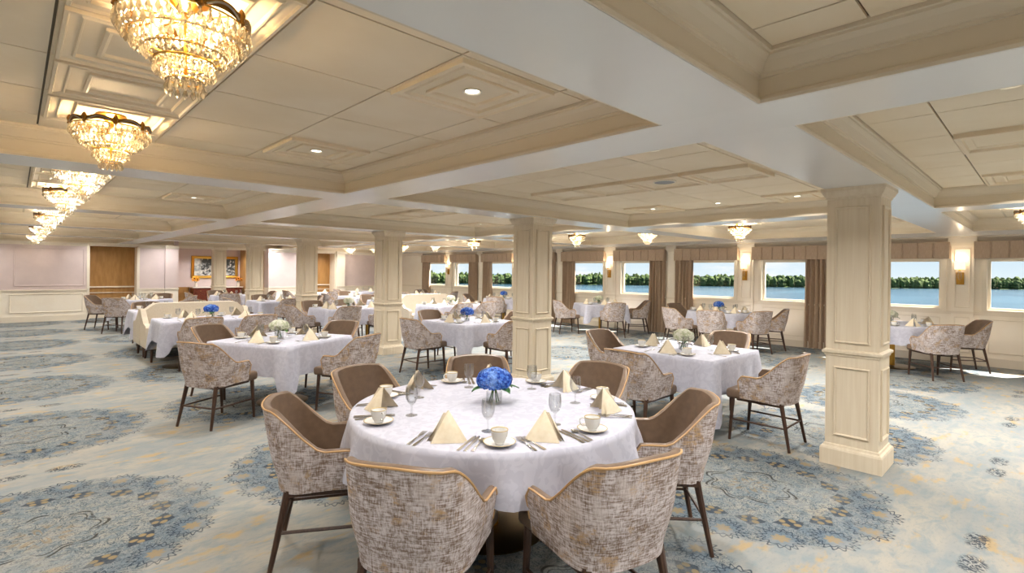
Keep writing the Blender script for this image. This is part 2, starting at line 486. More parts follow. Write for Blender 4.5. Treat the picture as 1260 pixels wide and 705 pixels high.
for k in range(len(BY) - 1):
    y0, y1 = BY[k] + BH, BY[k + 1] - BH
    for row, (x0, x1) in enumerate(ROWS):
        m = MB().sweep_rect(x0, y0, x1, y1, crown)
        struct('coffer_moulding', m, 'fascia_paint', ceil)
        a0, a1, b0, b1 = x0 + .08, x1 - .08, y0 + .08, y1 - .08
        sx = [.10, 3.15, 8.74][row] - .64 * 6; lx = lines(a0, a1, sx); ly = lines(b0, b1, y0 + .425)
        near = (k, row) in {(1, 0), (1, 1), (2, 0), (2, 1), (2, 2), (3, 2), (3, 1), (3, 0)}
        if near:
            for i in range(len(lx) - 1):
                for j in range(len(ly) - 1):
                    w, h = lx[i + 1] - lx[i], ly[j + 1] - ly[j]
                    cx, cy = lx[i] + w / 2, ly[j] + h / 2
                    st = 0
                    if row == 0 and abs(cx - .42) < .2: st = 1
                    if row == 0 and abs(cx - 1.70) < .2 and (abs(cy - y0 - .745) < .2 or abs(cy - y0 - 2.665) < .2): st = 1
                    if row == 1 and abs(cx - 4.75) < .2: st = 2
                    if row == 1 and abs(cx - 6.67) < .2 and abs(cy - y0 - 1.705) > .4: st = 1
                    obj('tile', tile_mesh(w, h, st), ceil, (lx[i], ly[j], ZC))
        else:
            struct('tile_field', MB().box(a0, b0, ZC, a1, b1, ZC + .012), 'tile_grid', ceil)
        for dy in (.745, 2.665):
            if row == 0:
                downlights += [(1.70, y0 + dy, k), (-.86, y0 + dy, k)]; chand.append((.42, y0 + dy, 0))
            elif row == 1: downlights += [(6.67, y0 + dy, k), (3.47, y0 + dy, k)]
            else:
                downlights += [(8.42, y0 + dy, k)]; chand.append((9.70, y0 + dy, 1))
        if row == 1: downlights += [(6.67, y0 + 1.705, k)]; speakers.append((4.75, y0 + 1.385))
downlights += [(4.9, 21.2, 7), (6.1, 21.2, 7)]
for k, y in enumerate((-5, -1.1, 2.7, 6.6, 10.4, 14.3, 18.1)): downlights += [(-3.6, y, k)]

# ---- window wall
WS, WT, WTH = 1.0, 1.91, .14      # sill, head, wall thickness
wins = []
for yc in BY:
    for a, b in ((yc + .30, yc + 1.56), (yc - 1.62, yc - .33)):
        if a > YB + .2 and b < YE - .1: wins.append((a, b))
wins.sort()
m = MB().box(XW, YB, 0, XW + WTH, YE, WS).box(XW, YB, WT, XW + WTH, YE, ZC)
prev = YB
for a, b in wins: m.box(XW, prev, WS, XW + WTH, a, WT); prev = b
m.box(XW, prev, WS, XW + WTH, YE, WT)
wall_r = struct('wall_right', m, 'wall_cream')
struct('baseboard_right', MB().box(XW - .02, YB, 0, XW, YE, .13).box(XW - .028, YB, .13, XW, YE, .15), 'trim_paint')
struct('trim_1', MB().box(XW - .03, YB, .93, XW, YE, .965).box(XW - .018, YB, .90, XW, YE, .93), 'trim_paint')
struct('trim_2', MB().grid([[(XW - d, y, z) for y in (YB, YE)] for d, z in [(0, 2.22), (.02, 2.22), (.03, 2.235), (.06, 2.27), (.10, 2.30), (.12, 2.305), (.12, ZB)]]), 'trim_paint')
def frame_ring(m, x, y0, z0, y1, z1, w=.016, d=.012):
    """raised moulding rectangle on a plane x = const facing -X"""
    rows = []
    for ins, dep in ((0, 0), (0, d), (w * .5, d * 1.3), (w, d * .6), (w, 0)):
        rows.append([(x - dep, y0 + ins, z0 + ins), (x - dep, y1 - ins, z0 + ins), (x - dep, y1 - ins, z1 - ins), (x - dep, y0 + ins, z1 - ins)])
    return m.grid(rows, True)
n = 0
for a, b in wins:
    n += 1
    w = obj('window_%d' % n, None, kind='structure')
    f = MB()
    for (y0, z0, y1, z1) in ((a, WS, a + .045, WT), (b - .045, WS, b, WT), (a + .045, WS, b - .045, WS + .04), (a + .045, WT - .04, b - .045, WT)):
        f.box(XW + .075, y0, z0, XW + .125, y1, z1)
    f.build('window_frame', 'trim_paint', w)
    MB().add([(XW + .1, a + .04, WS + .035), (XW + .1, b - .04, WS + .035), (XW + .1, b - .04, WT - .035), (XW + .1, a + .04, WT - .035)], [(0, 1, 2, 3)]).build('pane', 'pane', w)
    # casing round the opening
    c = MB()
    for (y0, z0, y1, z1) in ((a - .07, WS - .05, a, WT), (b, WS - .05, b + .07, WT), (a, WS - .05, b, WS)):
        c.box(XW - .018, y0, z0, XW - .0005, y1, z1)
    c.build('casing', 'trim_paint', w)
    frame_ring(MB(), XW - .0005, a + .02, .24, b - .02, .84).build('panel_moulding', 'trim_paint', wall_r)
    pl = bpy.data.lights.new('window_portal', 'AREA'); pl.shape = 'RECTANGLE'; pl.size = b - a; pl.size_y = WT - WS; pl.cycles.is_portal = True
    po = bpy.data.objects.new('window_portal', pl); COL.objects.link(po); po.location = (XW + WTH + .01, (a + b) / 2, (WS + WT) / 2)
    po.rotation_euler = Vector((-1, 0, 0)).to_track_quat('-Z', 'Z').to_euler()

# ---- pilasters on the window wall (with and without sconces)
for yc in BY:
    for off, hw in ((0, .155), (1.93, .10)):
        y = yc + off
        if y > YE - .2: continue
        p = obj('trim_%d' % (10 + int(y * 10)), None, kind='structure')
        MB().box(XW - .06, y - hw, 0, XW, y + hw, 2.22).build('pilaster_shaft', 'wall_cream', p)
        c = MB()
        for z0, z1, e in ((0, .15, .02), (.92, .965, .015), (2.16, 2.20, .02), (2.20, ZB, .045)): c.box(XW - .06 - e, y - hw - e, z0, XW, y + hw + e, z1)
        c.build('pilaster_bands', 'trim_paint', p)
        if off == 0:
            for z0, z1 in ((.22, .86), (1.03, 2.10)): frame_ring(MB(), XW - .06, y - hw + .045, z0, y + hw - .045, z1).build('panel_moulding', 'trim_paint', p)

# ---- end wall: segments, recesses and the alcove with the sideboard
def panel_y(par, y, x0, z0, x1, z1, mat='trim_paint'):
    m = MB(); rows = []
    for ins, dep in ((0, 0), (0, .012), (.012, .016), (.024, .008), (.024, 0)):
        rows.append([(x0 + ins, y - dep, z0 + ins), (x1 - ins, y - dep, z0 + ins), (x1 - ins, y - dep, z1 - ins), (x0 + ins, y - dep, z1 - ins)])
    m.grid(rows, True).build('panel_moulding', mat, par)
segs = [(XL, 1.59, YE, 'wall_lilac'), (2.86, 3.55, YE, 'wall_lilac'), (3.55, 3.92, YE - .12, 'wall_lilac'), (6.70, 8.45, YE - .35, 'wall_lilac'),
        (9.43, 9.78, YE - .1, 'wall_cream'), (9.78, XW, YE, 'wall_lilac')]
we = obj('wall_end', None, kind='structure')
for x0, x1, y, mt in segs:
    MB().box(x0, y, .90, x1, y + .5, ZB).build('wall_upper', mt, we)
    MB().box(x0, y - .012, 0, x1, y + .5, .90).build('wainscot', 'wall_cream', we)
    MB().box(x0 - .01, y - .04, .885, x1 + .01, y, .92).box(x0 - .01, y - .035, 0, x1 + .01, y, .16).build('rail_and_base', 'trim_paint', we)
    MB().grid([[(x, y - d, z) for x in (x0, x1)] for d, z in [(0, 2.21), (.02, 2.21), (.05, 2.26), (.09, 2.29), (.09, ZB)]]).build('cornice', 'trim_paint', we)
    if x1 - x0 > .5:
        for i in range(max(1, int((x1 - x0) / 1.5))):
            w = (x1 - x0) / max(1, int((x1 - x0) / 1.5)); a = x0 + i * w
            panel_y(we, y - .012, a + .1, .26, a + w - .1, .80)
panel_y(we, YE, 1.59 - 1.62, 1.02, 1.59 - .08, 2.13, 'wall_lilac')
for x0, x1 in ((1.59, 2.86), (8.45, 9.43)):
    MB().box(x0, YE + .45, 0, x1, YE + .6, ZB).build('recess_back', 'wall_brown', we)
    MB().box(x0, YE + .41, .95, x1, YE + .45, .99).box(x0, YE + .42, .78, x1, YE + .45, .80).box(x0, YE + .42, 0, x1, YE + .45, .14).build('recess_rail', 'trim_paint', we)
    a = MB()
    a.box(x0 - .02, YE - .03, .0, x0 + .05, YE + .45, ZB - .06).box(x1 - .05, YE - .03, .0, x1 + .02, YE + .45, ZB - .06).box(x0 - .02, YE - .03, ZB - .09, x1 + .02, YE + .45, ZB)
    a.build('recess_frame', 'trim_paint', we)
# alcove
YA = 22.3
al = obj('wall_alcove', None, kind='structure')
MB().box(3.92, YA, .0, 8.0, YA + .15, ZC).box(3.80, YE - .1, 0, 3.92, YA, ZC).build('alcove_wall', 'wall_lilac', al)
MB().box(6.45, YE + .2, 0, 6.72, YA, ZC).build('alcove_pier', 'wall_brown', al)
MB().box(3.92, YA - .02, 0, 4.70, YA, .88).box(3.92, YE, 0, 3.94, YA - .02, .88).build('alcove_wainscot', 'wall_brown', al)
MB().box(3.92, YE - .02, ZB - .08, 6.70, YE + .12, ZB).build('alcove_header', 'trim_paint', al)
# walls outside the picture
wl = struct('wall_left', MB().box(XL - .15, YB, 0, XL, YE, ZC), 'wall_lilac')
struct('wall_back', MB().box(XL - .15, YB - .15, 0, XW + .2, YB, ZC), 'wall_lilac')
struct('wall_far', MB().box(XL - .15, YE + 2.5, 0, XW + .2, YE + 2.6, ZC + .1), 'wall_lilac')
struct('wall_corner', MB().box(XW, YE, 0, XW + .2, YE + 2.6, ZC + .1), 'wall_lilac')

# ---- columns
def make_column():
    t = thing('column', '', 'column')
    s = .19
    MB().box(-s, -s, 0, s, s, ZB).build('shaft', 'column_paint', t)
    b = MB()
    b.grid([[(sx * (s + e), sy * (s + e), z) for sx, sy in ((-1, -1), (1, -1), (1, 1), (-1, 1))] for e, z in [(.032, 0), (.032, .13), (.026, .145), (.012, .155), (.008, .17), (0, .175)]], True)
    b.build('plinth', 'column_paint', t)
    b = MB()
    b.grid([[(sx * (s + e), sy * (s + e), z) for sx, sy in ((-1, -1), (1, -1), (1, 1), (-1, 1))] for e, z in [(0, .915), (.008, .92), (.010, .935), (.024, .945), (.024, .962), (.012, .97), (0, .975)]], True)
    b.build('chair_rail', 'column_paint', t)
    b = MB()
    b.grid([[(sx * (s + e), sy * (s + e), z) for sx, sy in ((-1, -1), (1, -1), (1, 1), (-1, 1))] for e, z in [(0, 2.235), (.008, 2.24), (.010, 2.255), (.02, 2.265), (.038, 2.30), (.042, 2.303), (.042, ZB)]], True)
    b.build('capital', 'column_paint', t)
    for z0, z1 in ((.25, .83), (1.03, 2.17)):
        for q in range(4):
            m = MB(); rows = []
            for ins, dep in ((0, 0), (0, .011), (.008, .016), (.018, .006), (.018, 0)):
                w = .128 - ins; rows.append([(-w, -s - dep, z0 + ins), (w, -s - dep, z0 + ins), (w, -s - dep, z1 - ins), (-w, -s - dep, z1 - ins)])
            m.grid(rows, True).xf(Matrix.Rotation(q * PI / 2, 4, 'Z')).build('panel_moulding', 'column_paint', t)
    return t
KC = Kind(make_column)
colnames = ['cream panelled column in the right foreground, the nearest one', 'cream panelled column standing behind the near round table',
            'cream panelled column, third in the row from the right', 'cream panelled column, fourth in the row from the right',
            'cream panelled column in front of the gilt picture, on its right', 'cream panelled column farthest away, in front of the gilt picture']
for i in range(5):
    KC.put((5.20, BY[i + 2] + .03, 0), 0, colnames[i], 'panelled columns down the room')
KC.put((5.20, BY[7] - .05, 0), 0, colnames[5], 'panelled columns down the room')

# ================================================================== OUTSIDE
WZ = -8.4
struct('water', MB().add([(XW + .5, -900, WZ), (1400, -900, WZ), (1400, 1400, WZ), (XW + .5, 1400, WZ)], [(0, 1, 2, 3)]), 'water')
def mk_forest():
    bm = bmesh.new(); bmesh.ops.create_icosphere(bm, subdivisions=2, radius=1)
    iv = [v.co.copy() for v in bm.verts]; jf = [tuple(v.index for v in f.verts) for f in bm.faces]; bm.free()
    m = MB(); rnd = random.Random(3)
    def P(dep, lat): return (CF[0] * dep + CR[0] * lat, CF[1] * dep + CR[1] * lat)
    lat = -200
    while lat < 580:
        for row in range(4):
            dep = 408 + row * 5 + rnd.uniform(-2, 2) + 5 * math.sin(lat * .02)
            x, y = P(dep, lat + rnd.uniform(-1.6, 1.6))
            h = (6.6 + 1.5 * noise.noise((lat * .03, row * .3, 0)) + rnd.uniform(-1.0, 1.3)) * (1 + .07 * row)
            r = rnd.uniform(1.3, 2.5); off = rnd.uniform(0, 50)
            for zc, rr, hh in ((.66, 1.0, .36), (.30, 1.0, .34)):
                vs = []
                for v in iv:
                    d = 1 + .5 * noise.noise(v * 2.3 + Vector((off, zc, 0)))
                    vs.append((x + v.x * r * rr * d, y + v.y * r * rr * d, WZ + h * zc + v.z * h * hh * d))
                m.add(vs, jf)
        lat += 2.6
    m.build('treeline', 'foliage_far', None, True, label='dense green woodland along the far shore beyond the water', cat='woodland', kind='stuff')
    b = MB(); rows = [[], [], []]
    for i in range(60):
        lt = -300 + i * 20; dd = 404 + 5 * math.sin(lt * .02)
        for j, (e, z) in enumerate(((0, WZ - .2), (6, WZ + .6), (90, WZ + 1.5))): q = P(dd + e, lt); rows[j].append((q[0], q[1], z))
    b.grid(rows); struct('far_bank', b, 'foliage_far')
mk_forest()

# ================================================================== CURTAINS, VALANCES, SCONCES
def mk_valance(a, b):
    t = thing('valance', '', 'valance', (XW - .02, 0, 0))
    MB().box(-.15, a, 2.205, 0, b, 2.225).box(-.13, a + .012, 1.96, -.115, b - .012, 2.205).build('board', 'curtain', t)
    L = b - a; np_ = max(4, round(L / .23)); w = L / np_
    me = None
    mm = MB(); r0 = []; 
    for z in (1.925, 2.205):
        r0.append([(-.150 if abs(u - .5) < .47 else -.136, u * w, z) for u in (0, .03, .06, .5, .94, .97, 1)])
    mm.grid(r0)
    back = [[(-.13, u * w, z) for u in (0, 1)] for z in (1.925, 2.205)]; mm.grid(back)
    mm.add([(-.15, .02, 1.925), (-.15, w - .02, 1.925), (-.13, w - .02, 1.925), (-.13, .02, 1.925)], [(0, 1, 2, 3)])
    me = mm.mesh('pleat', 'curtain')
    for i in range(np_): obj('pleat', me, t, (0, a + i * w, 0))
    for y in (a, b - .012):
        MB().box(-.15, y, 1.925, 0, y + .012, 2.205).build('return_end', 'curtain', t)
    return t
def mk_curtain_mesh(w, seed):
    rnd = random.Random(seed); ph = [rnd.uniform(0, 6) for _ in range(4)]
    nu = 90; folds = max(4, round(w / .095)); rows = []
    for j in range(11):
        v = j / 10; z = .015 + v * 1.93; rowf = []
        for i in range(nu + 1):
            u = i / nu
            d = .048 * math.sin(2 * PI * folds * u + ph[0] + .5 * math.sin(3 * v + ph[1])) + .012 * math.sin(2 * PI * folds * 2.3 * u + ph[2])
            sp = 1 + .05 * (1 - v); rowf.append((-.062 + d * (1.1 - .25 * v), w / 2 + (u - .5) * w * sp, z))
        rows.append(rowf)
    m = MB().grid(rows); back = [[(p[0] + .006, p[1], p[2]) for p in r] for r in rows]; m.grid(back)
    return m.mesh('curtain', 'curtain', True, 80)
wn = ['by the right edge of the picture', 'beside the nearest column', 'behind the near column', 'left of it']
cur_cache = {}
for i, (a, b) in enumerate(wins):
    yc = min(BY, key=lambda q: abs(q - (a + b) / 2) if abs(q - (a + b) / 2) < 1.3 else 99)
    right_side = (a + b) / 2 < yc           # window lies on the right of its sconce as seen from the room
    va, vb = (a - .14, yc - .16) if right_side else (yc + .17, b + .32)
    if right_side: va = yc - 1.76
    else: vb = yc + 1.80
    bay = BY.index(yc) - 2
    where = {-2: 'behind the viewer', -1: 'far right', 0: 'at the right edge of the picture', 1: 'left of the nearest column', 2: 'right of the second column', 3: 'between the second and third columns', 4: 'beside the third column', 5: 'at the far end'}[bay]
    side = 'right' if right_side else 'left'
    v = mk_valance(va, vb)
    tag(v, 'taupe pleated valance %s of the sconce, %s' % (side, where), 'valance', 'pleated valances along the window wall')
    cw = .48; cy0 = va + .01 if right_side else vb - .01 - cw
    key = i % 3
    if key not in cur_cache: cur_cache[key] = mk_curtain_mesh(cw, key)
    obj('curtain', cur_cache[key], None, (XW - .01, cy0, 0), 0, 'taupe gathered curtain, %s of a window pair, %s' % (side, where), 'curtain', 'curtains along the window wall')

def make_sconce():
    t = thing('wall_sconce', '', 'sconce')
    MB().box(-.022, -.055, -.12, 0, .055, .10).box(-.03, -.04, -.10, -.022, .04, .08).build('backplate', 'brass', t)
    MB().tube([(-.02, 0, -.06), (-.07, 0, -.07), (-.085, 0, -.04), (-.085, 0, .06)], .009).build('arm', 'brass', t)
    MB().lathe([(.012, -.04), (.03, .0), (.032, .06), (.022, .12), (.018, .13)], 14, (-.085, 0, 0)).build('glass_stem', 'glass', t, True)
    MB().lathe([(.02, .125), (.02, .14), (.008, .15), (.008, .17)], 12, (-.085, 0, 0)).build('socket', 'brass', t, True)
    m = MB(); rows = []
    for z in (.155, .30): rows.append([(-.085 + .05 * math.cos(q * 2 * PI / 20), .075 * math.sin(q * 2 * PI / 20), z) for q in range(20)])
    m.grid(rows, True)
    rows = [[(x * .96 - .0034, y * .96, z) for x, y, z in r] for r in rows]; m.grid(rows, True)
    m.build('shade', 'shade_lit', t, True)
    return t
KS = Kind(make_sconce)
sl = {2: 'brass wall sconce with white shade, nearest the right edge of the picture', 3: 'brass wall sconce with white shade, second from the right along the windows',
      4: 'brass wall sconce with white shade, third from the right along the windows', 5: 'brass wall sconce with white shade between the second and third columns',
      6: 'brass wall sconce with white shade farthest along the window wall'}
def lamp(name, kind, loc, energy, color, size=.05, parent=None):
    l = bpy.data.lights.new(name, kind); l.energy = energy; l.color = color
    if kind == 'POINT': l.shadow_soft_size = size
    elif kind == 'AREA': l.shape = 'DISK'; l.size = size; l.spread = math.radians(145)
    o = bpy.data.objects.new(name, l); COL.objects.link(o)
    if parent is not None: o.parent = parent
    o.location = loc; return o
for k, yc in enumerate(BY):
    if k in sl:
        s = KS.put((XW - .06, yc + .03, 1.57), 0, sl[k], 'wall sconces between the windows')
        lamp('sconce_lamp', 'POINT', (-.085, 0, .36), SCONCE, (1, .82, .58), .03, s)

# ================================================================== CEILING LAMPS
def make_downlight():
    t = thing('downlight', '', 'downlight')
    MB().lathe([(.05, 0), (.052, -.004), (.045, -.007), (.038, -.003), (.036, 0)], 20).build('ring', 'trim_paint', t, True)
    MB().lathe([(.036, -.001), (.02, -.0015), (.0005, -.002)], 16).build('lens', 'lens_lit', t, True)
    return t
KD = Kind(make_downlight)
def cam_px(x, y, z):
    d = x * CF[0] + y * CF[1]
    if d < .3: return None
    return 630 + FPX * (x * CR[0] + y * CR[1]) / d, 333.8 - FPX * (z - H) / d, d
KN = ['hindmost', 'foremost', 'first', 'second', 'third', 'fourth', 'fifth', 'alcove']
for x, y, k in downlights:
    p = cam_px(x, y, ZC)
    row = 'left' if x < 2.3 else ('middle' if x < 7.3 else 'window side')
    z = ZC if x > -1.4 else ZB
    if x == -3.6 or k == 7: z = ZB
    off = y - BY[k] - BH; pos = 'near' if off < 1.2 else ('middle' if off < 2.2 else 'far')
    side = ('right' if x > 0 else 'left') if row == 'left' else ('window side' if x > 5 else 'aisle side')
    lab = 'recessed downlight at the %s %s of the %s %s coffer' % (pos, side, KN[k], row)
    if k == 7: lab = 'recessed downlight in the alcove before the gilt picture, on its %s' % ('left' if x < 5.5 else 'right')
    if x == -3.6: lab = 'recessed downlight in the flat ceiling at far left, %s bay' % KN[k]
    d = KD.put((x, y, z - .0005), 0, lab, 'recessed downlights, %s coffers' % row)
    l = lamp('downlight_lamp', 'AREA', (0, 0, -.012), DOWN * ((1.3 if y < .9 else (.8 if y < 12 else .4)) if x < 0 else ((1.2 if y < .9 else .28) if x < 2.3 else (1.5 if y < .9 else (.8 if x < 5 else (1.3 if x < 8 else 3.2))))), (1, .97, .935), .07, d)
def make_speaker():
    t = thing('ceiling_speaker', '', 'speaker')
    MB().lathe([(.115, 0), (.115, -.008), (.10, -.012)], 24, cap0=False, cap1=False).build('rim', 'trim_paint', t, True)
    MB().lathe([(.10, -.010), (.05, -.014), (.0005, -.015)], 24).build('grille', 'speaker_grey', t, True)
    return t
KP = Kind(make_speaker)
for i, (x, y) in enumerate(speakers):
    if 1 <= i <= 3: KP.put((x, y, ZC - .001), 0, ['', 'round grey ceiling speaker behind the viewer end of the middle coffers', 'round grey ceiling speaker in the big coffer at centre', 'round grey ceiling speaker in the second middle coffer'][i], 'ceiling speakers')

# ---- crystal chandeliers
def drop_mesh():
    m = MB(); n = 6
    prof = [(.0015, 0), (.0045, -.006), (.002, -.011), (.004, -.016), (.0085, -.030), (.0075, -.036), (.001, -.046)]
    return m.lathe(prof, n).mesh('crystal_drop', 'crystal')
def drops(m, r, z, n, s=1.0, ph=0):
    prof = [(.0015, 0), (.0045, -.006), (.002, -.011), (.004, -.016), (.0085, -.030), (.0075, -.036), (.001, -.046)]
    for i in range(n):
        a = 2 * PI * (i + ph) / n
        m.lathe([(q * s, w * s) for q, w in prof], 5, (r * math.cos(a), r * math.sin(a), z))
def beads(m, r0, z0, r1, z1, n, k, s=.0065):
    for i in range(n):
        a = 2 * PI * i / n
        for j in range(k):
            t = (j + .5) / k; r = r0 + (r1 - r0) * t; z = z0 + (z1 - z0) * t - .012 * math.sin(PI * t)
            m.lathe([(.0005, s), (s * .9, s * .3), (s * .9, -s * .3), (.0005, -s)], 5, (r * math.cos(a), r * math.sin(a), z))
DM = drop_mesh()
def make_chandelier(single_drops):
    t = thing('crystal_chandelier', '', 'chandelier')     # origin on the ceiling
    MB().lathe([(.075, 0), (.078, -.008), (.06, -.02), (.045, -.026), (.03, -.04), (.014, -.05), (.010, -.09)], 20).build('canopy', 'brass', t, True)
    R = .195; z0 = -.085
    # pierced crown band with eight palmette arches
    m = MB(); rows = [[], []]; rows2 = [[], []]; N = 96
    for i in range(N):
        a = 2 * PI * i / N; u = (i % 12) / 12; arch = .022 * math.sin(PI * u); pk = .018 * max(0, 1 - abs(u - (1 if u > .5 else 0)) * 9)
        ht = .016 + arch + pk
        for rw, rr in ((rows, R), (rows2, R - .005)):
            rw[0].append((rr * math.cos(a), rr * math.sin(a), z0 + arch * .55)); rw[1].append(((rr + .004) * math.cos(a), (rr + .004) * math.sin(a), z0 + ht))
    m.grid(rows, True).grid(rows2, True)
    for i in range(8):
        a = 2 * PI * i / 8
        m.lathe([(.0005, .05), (.008, .042), (.014, .026), (.009, .008), (.012, -.004), (.0005, -.014)], 8, (R * math.cos(a), R * math.sin(a), z0))
    m.build('crown_band', 'brass_dark', t, True)
    m = MB()
    for i in range(8):
        a0 = 2 * PI * (i + .12) / 8; a1 = 2 * PI * (i + .88) / 8; pts = []
        for j in range(9):
            u = j / 8; a = a0 + (a1 - a0) * u; pts.append(((R + .004) * math.cos(a), (R + .004) * math.sin(a), z0 + .004 + .024 * math.sin(PI * u)))
        m.tube(pts, .0042, 5)
    m.build('arch_beads', 'crystal', t, True, kind='stuff')
    f = MB()
    def ring(r, z): f.tube([(r * math.cos(2 * PI * i / 32), r * math.sin(2 * PI * i / 32), z) for i in range(32)], .0035, 5, True)
    for r, z in ((R - .004, z0), (R - .03, z0 - .06), (.12, z0 - .105), (.09, z0 - .135), (.055, z0 - .20)): ring(r, z)
    for i in range(6):
        a = PI * i / 3; f.tube([(.01 * math.cos(a), .01 * math.sin(a), z0 + .01), (R * math.cos(a), R * math.sin(a), z0)], .003, 5)
    f.tube([(0, 0, -.05), (0, 0, z0 - .19)], .006, 6)
    f.build('frame', 'brass', t, True)
    b = MB()
    for i in range(6):
        a = PI * (i + .5) / 3; b.lathe([(.0005, .022), (.013, .012), (.016, -.005), (.0005, -.022)], 8, (.10 * math.cos(a), .10 * math.sin(a), z0 - .035))
    b.build('bulb', 'bulb', t, True)
    m = MB(); beads(m, R, z0 - .004, .11, z0 - .12, 40, 10, .0068); m.build('bead_strands', 'crystal', t, True, kind='stuff')
    m = MB(); beads(m, .088, z0 - .14, .05, z0 - .21, 20, 5, .006); m.build('basket_strands', 'crystal', t, True, kind='stuff')
    tiers = [(R + .004, z0 - .006, 44, 1.05, 0), (R - .012, z0 - .03, 40, 1.1, .5), (R - .04, z0 - .06, 34, 1.1, 0), (R - .075, z0 - .09, 28, 1.0, .5), (.088, z0 - .138, 26, 1.1, .5), (.055, z0 - .20, 14, 1.1, 0)]
    for j, (r, z, n, s, ph) in enumerate(tiers):
        if single_drops and j != 1 and j != 2:
            for i in range(n):
                a = 2 * PI * (i + ph) / n; o = obj('crystal_drop', DM, t, (r * math.cos(a), r * math.sin(a), z)); o.scale = (s, s, s)
        else:
            m = MB(); drops(m, r, z, n, s, ph); m.build('crystal_tier', 'crystal', t, False, kind='stuff')
    return t
KH = [Kind(lambda: make_chandelier(True)), Kind(lambda: make_chandelier(False))]
ordn = ['nearest and largest', 'second', 'third', 'fourth', 'fifth', 'sixth', 'seventh', 'eighth', 'ninth', 'tenth']
li = 0; wi = 0
wpos = {0: 'cut by the right edge of the picture', 1: 'hidden behind the nearest column', 2: 'above the window table left of the nearest column', 3: 'second to the left of the nearest column', 4: 'just right of the second column',
        5: 'behind the second column', 6: 'just left of the second column', 7: 'between the second and third columns', 8: 'just right of the third column', 9: 'farthest along the windows', 10: 'at the far end of the windows'}
for x, y, kind in chand:
    if y < -.3 or (kind == 0 and y < 1): 
        continue
    if kind == 0:
        lab = 'gold crystal chandelier in the left row, %s' % ordn[li]; gr = 'large crystal chandeliers in the left row'; K = KH[0] if li < 2 else KH[1]; li += 1
    else:
        lab = 'crystal ceiling lamp of the window row, %s' % wpos[wi]; gr = 'crystal ceiling lamps of the window row'; K = KH[1]; wi += 1
    c = K.put((x, y, ZC), 0, lab, gr)
    lamp('chandelier_lamp', 'POINT', (0, 0, -.13), CHAND * (1 if y < 12 else .5) if kind == 0 else CHAND * 1.5, (1, .70, .38) if kind == 0 else (1, .90, .76), .05, c)

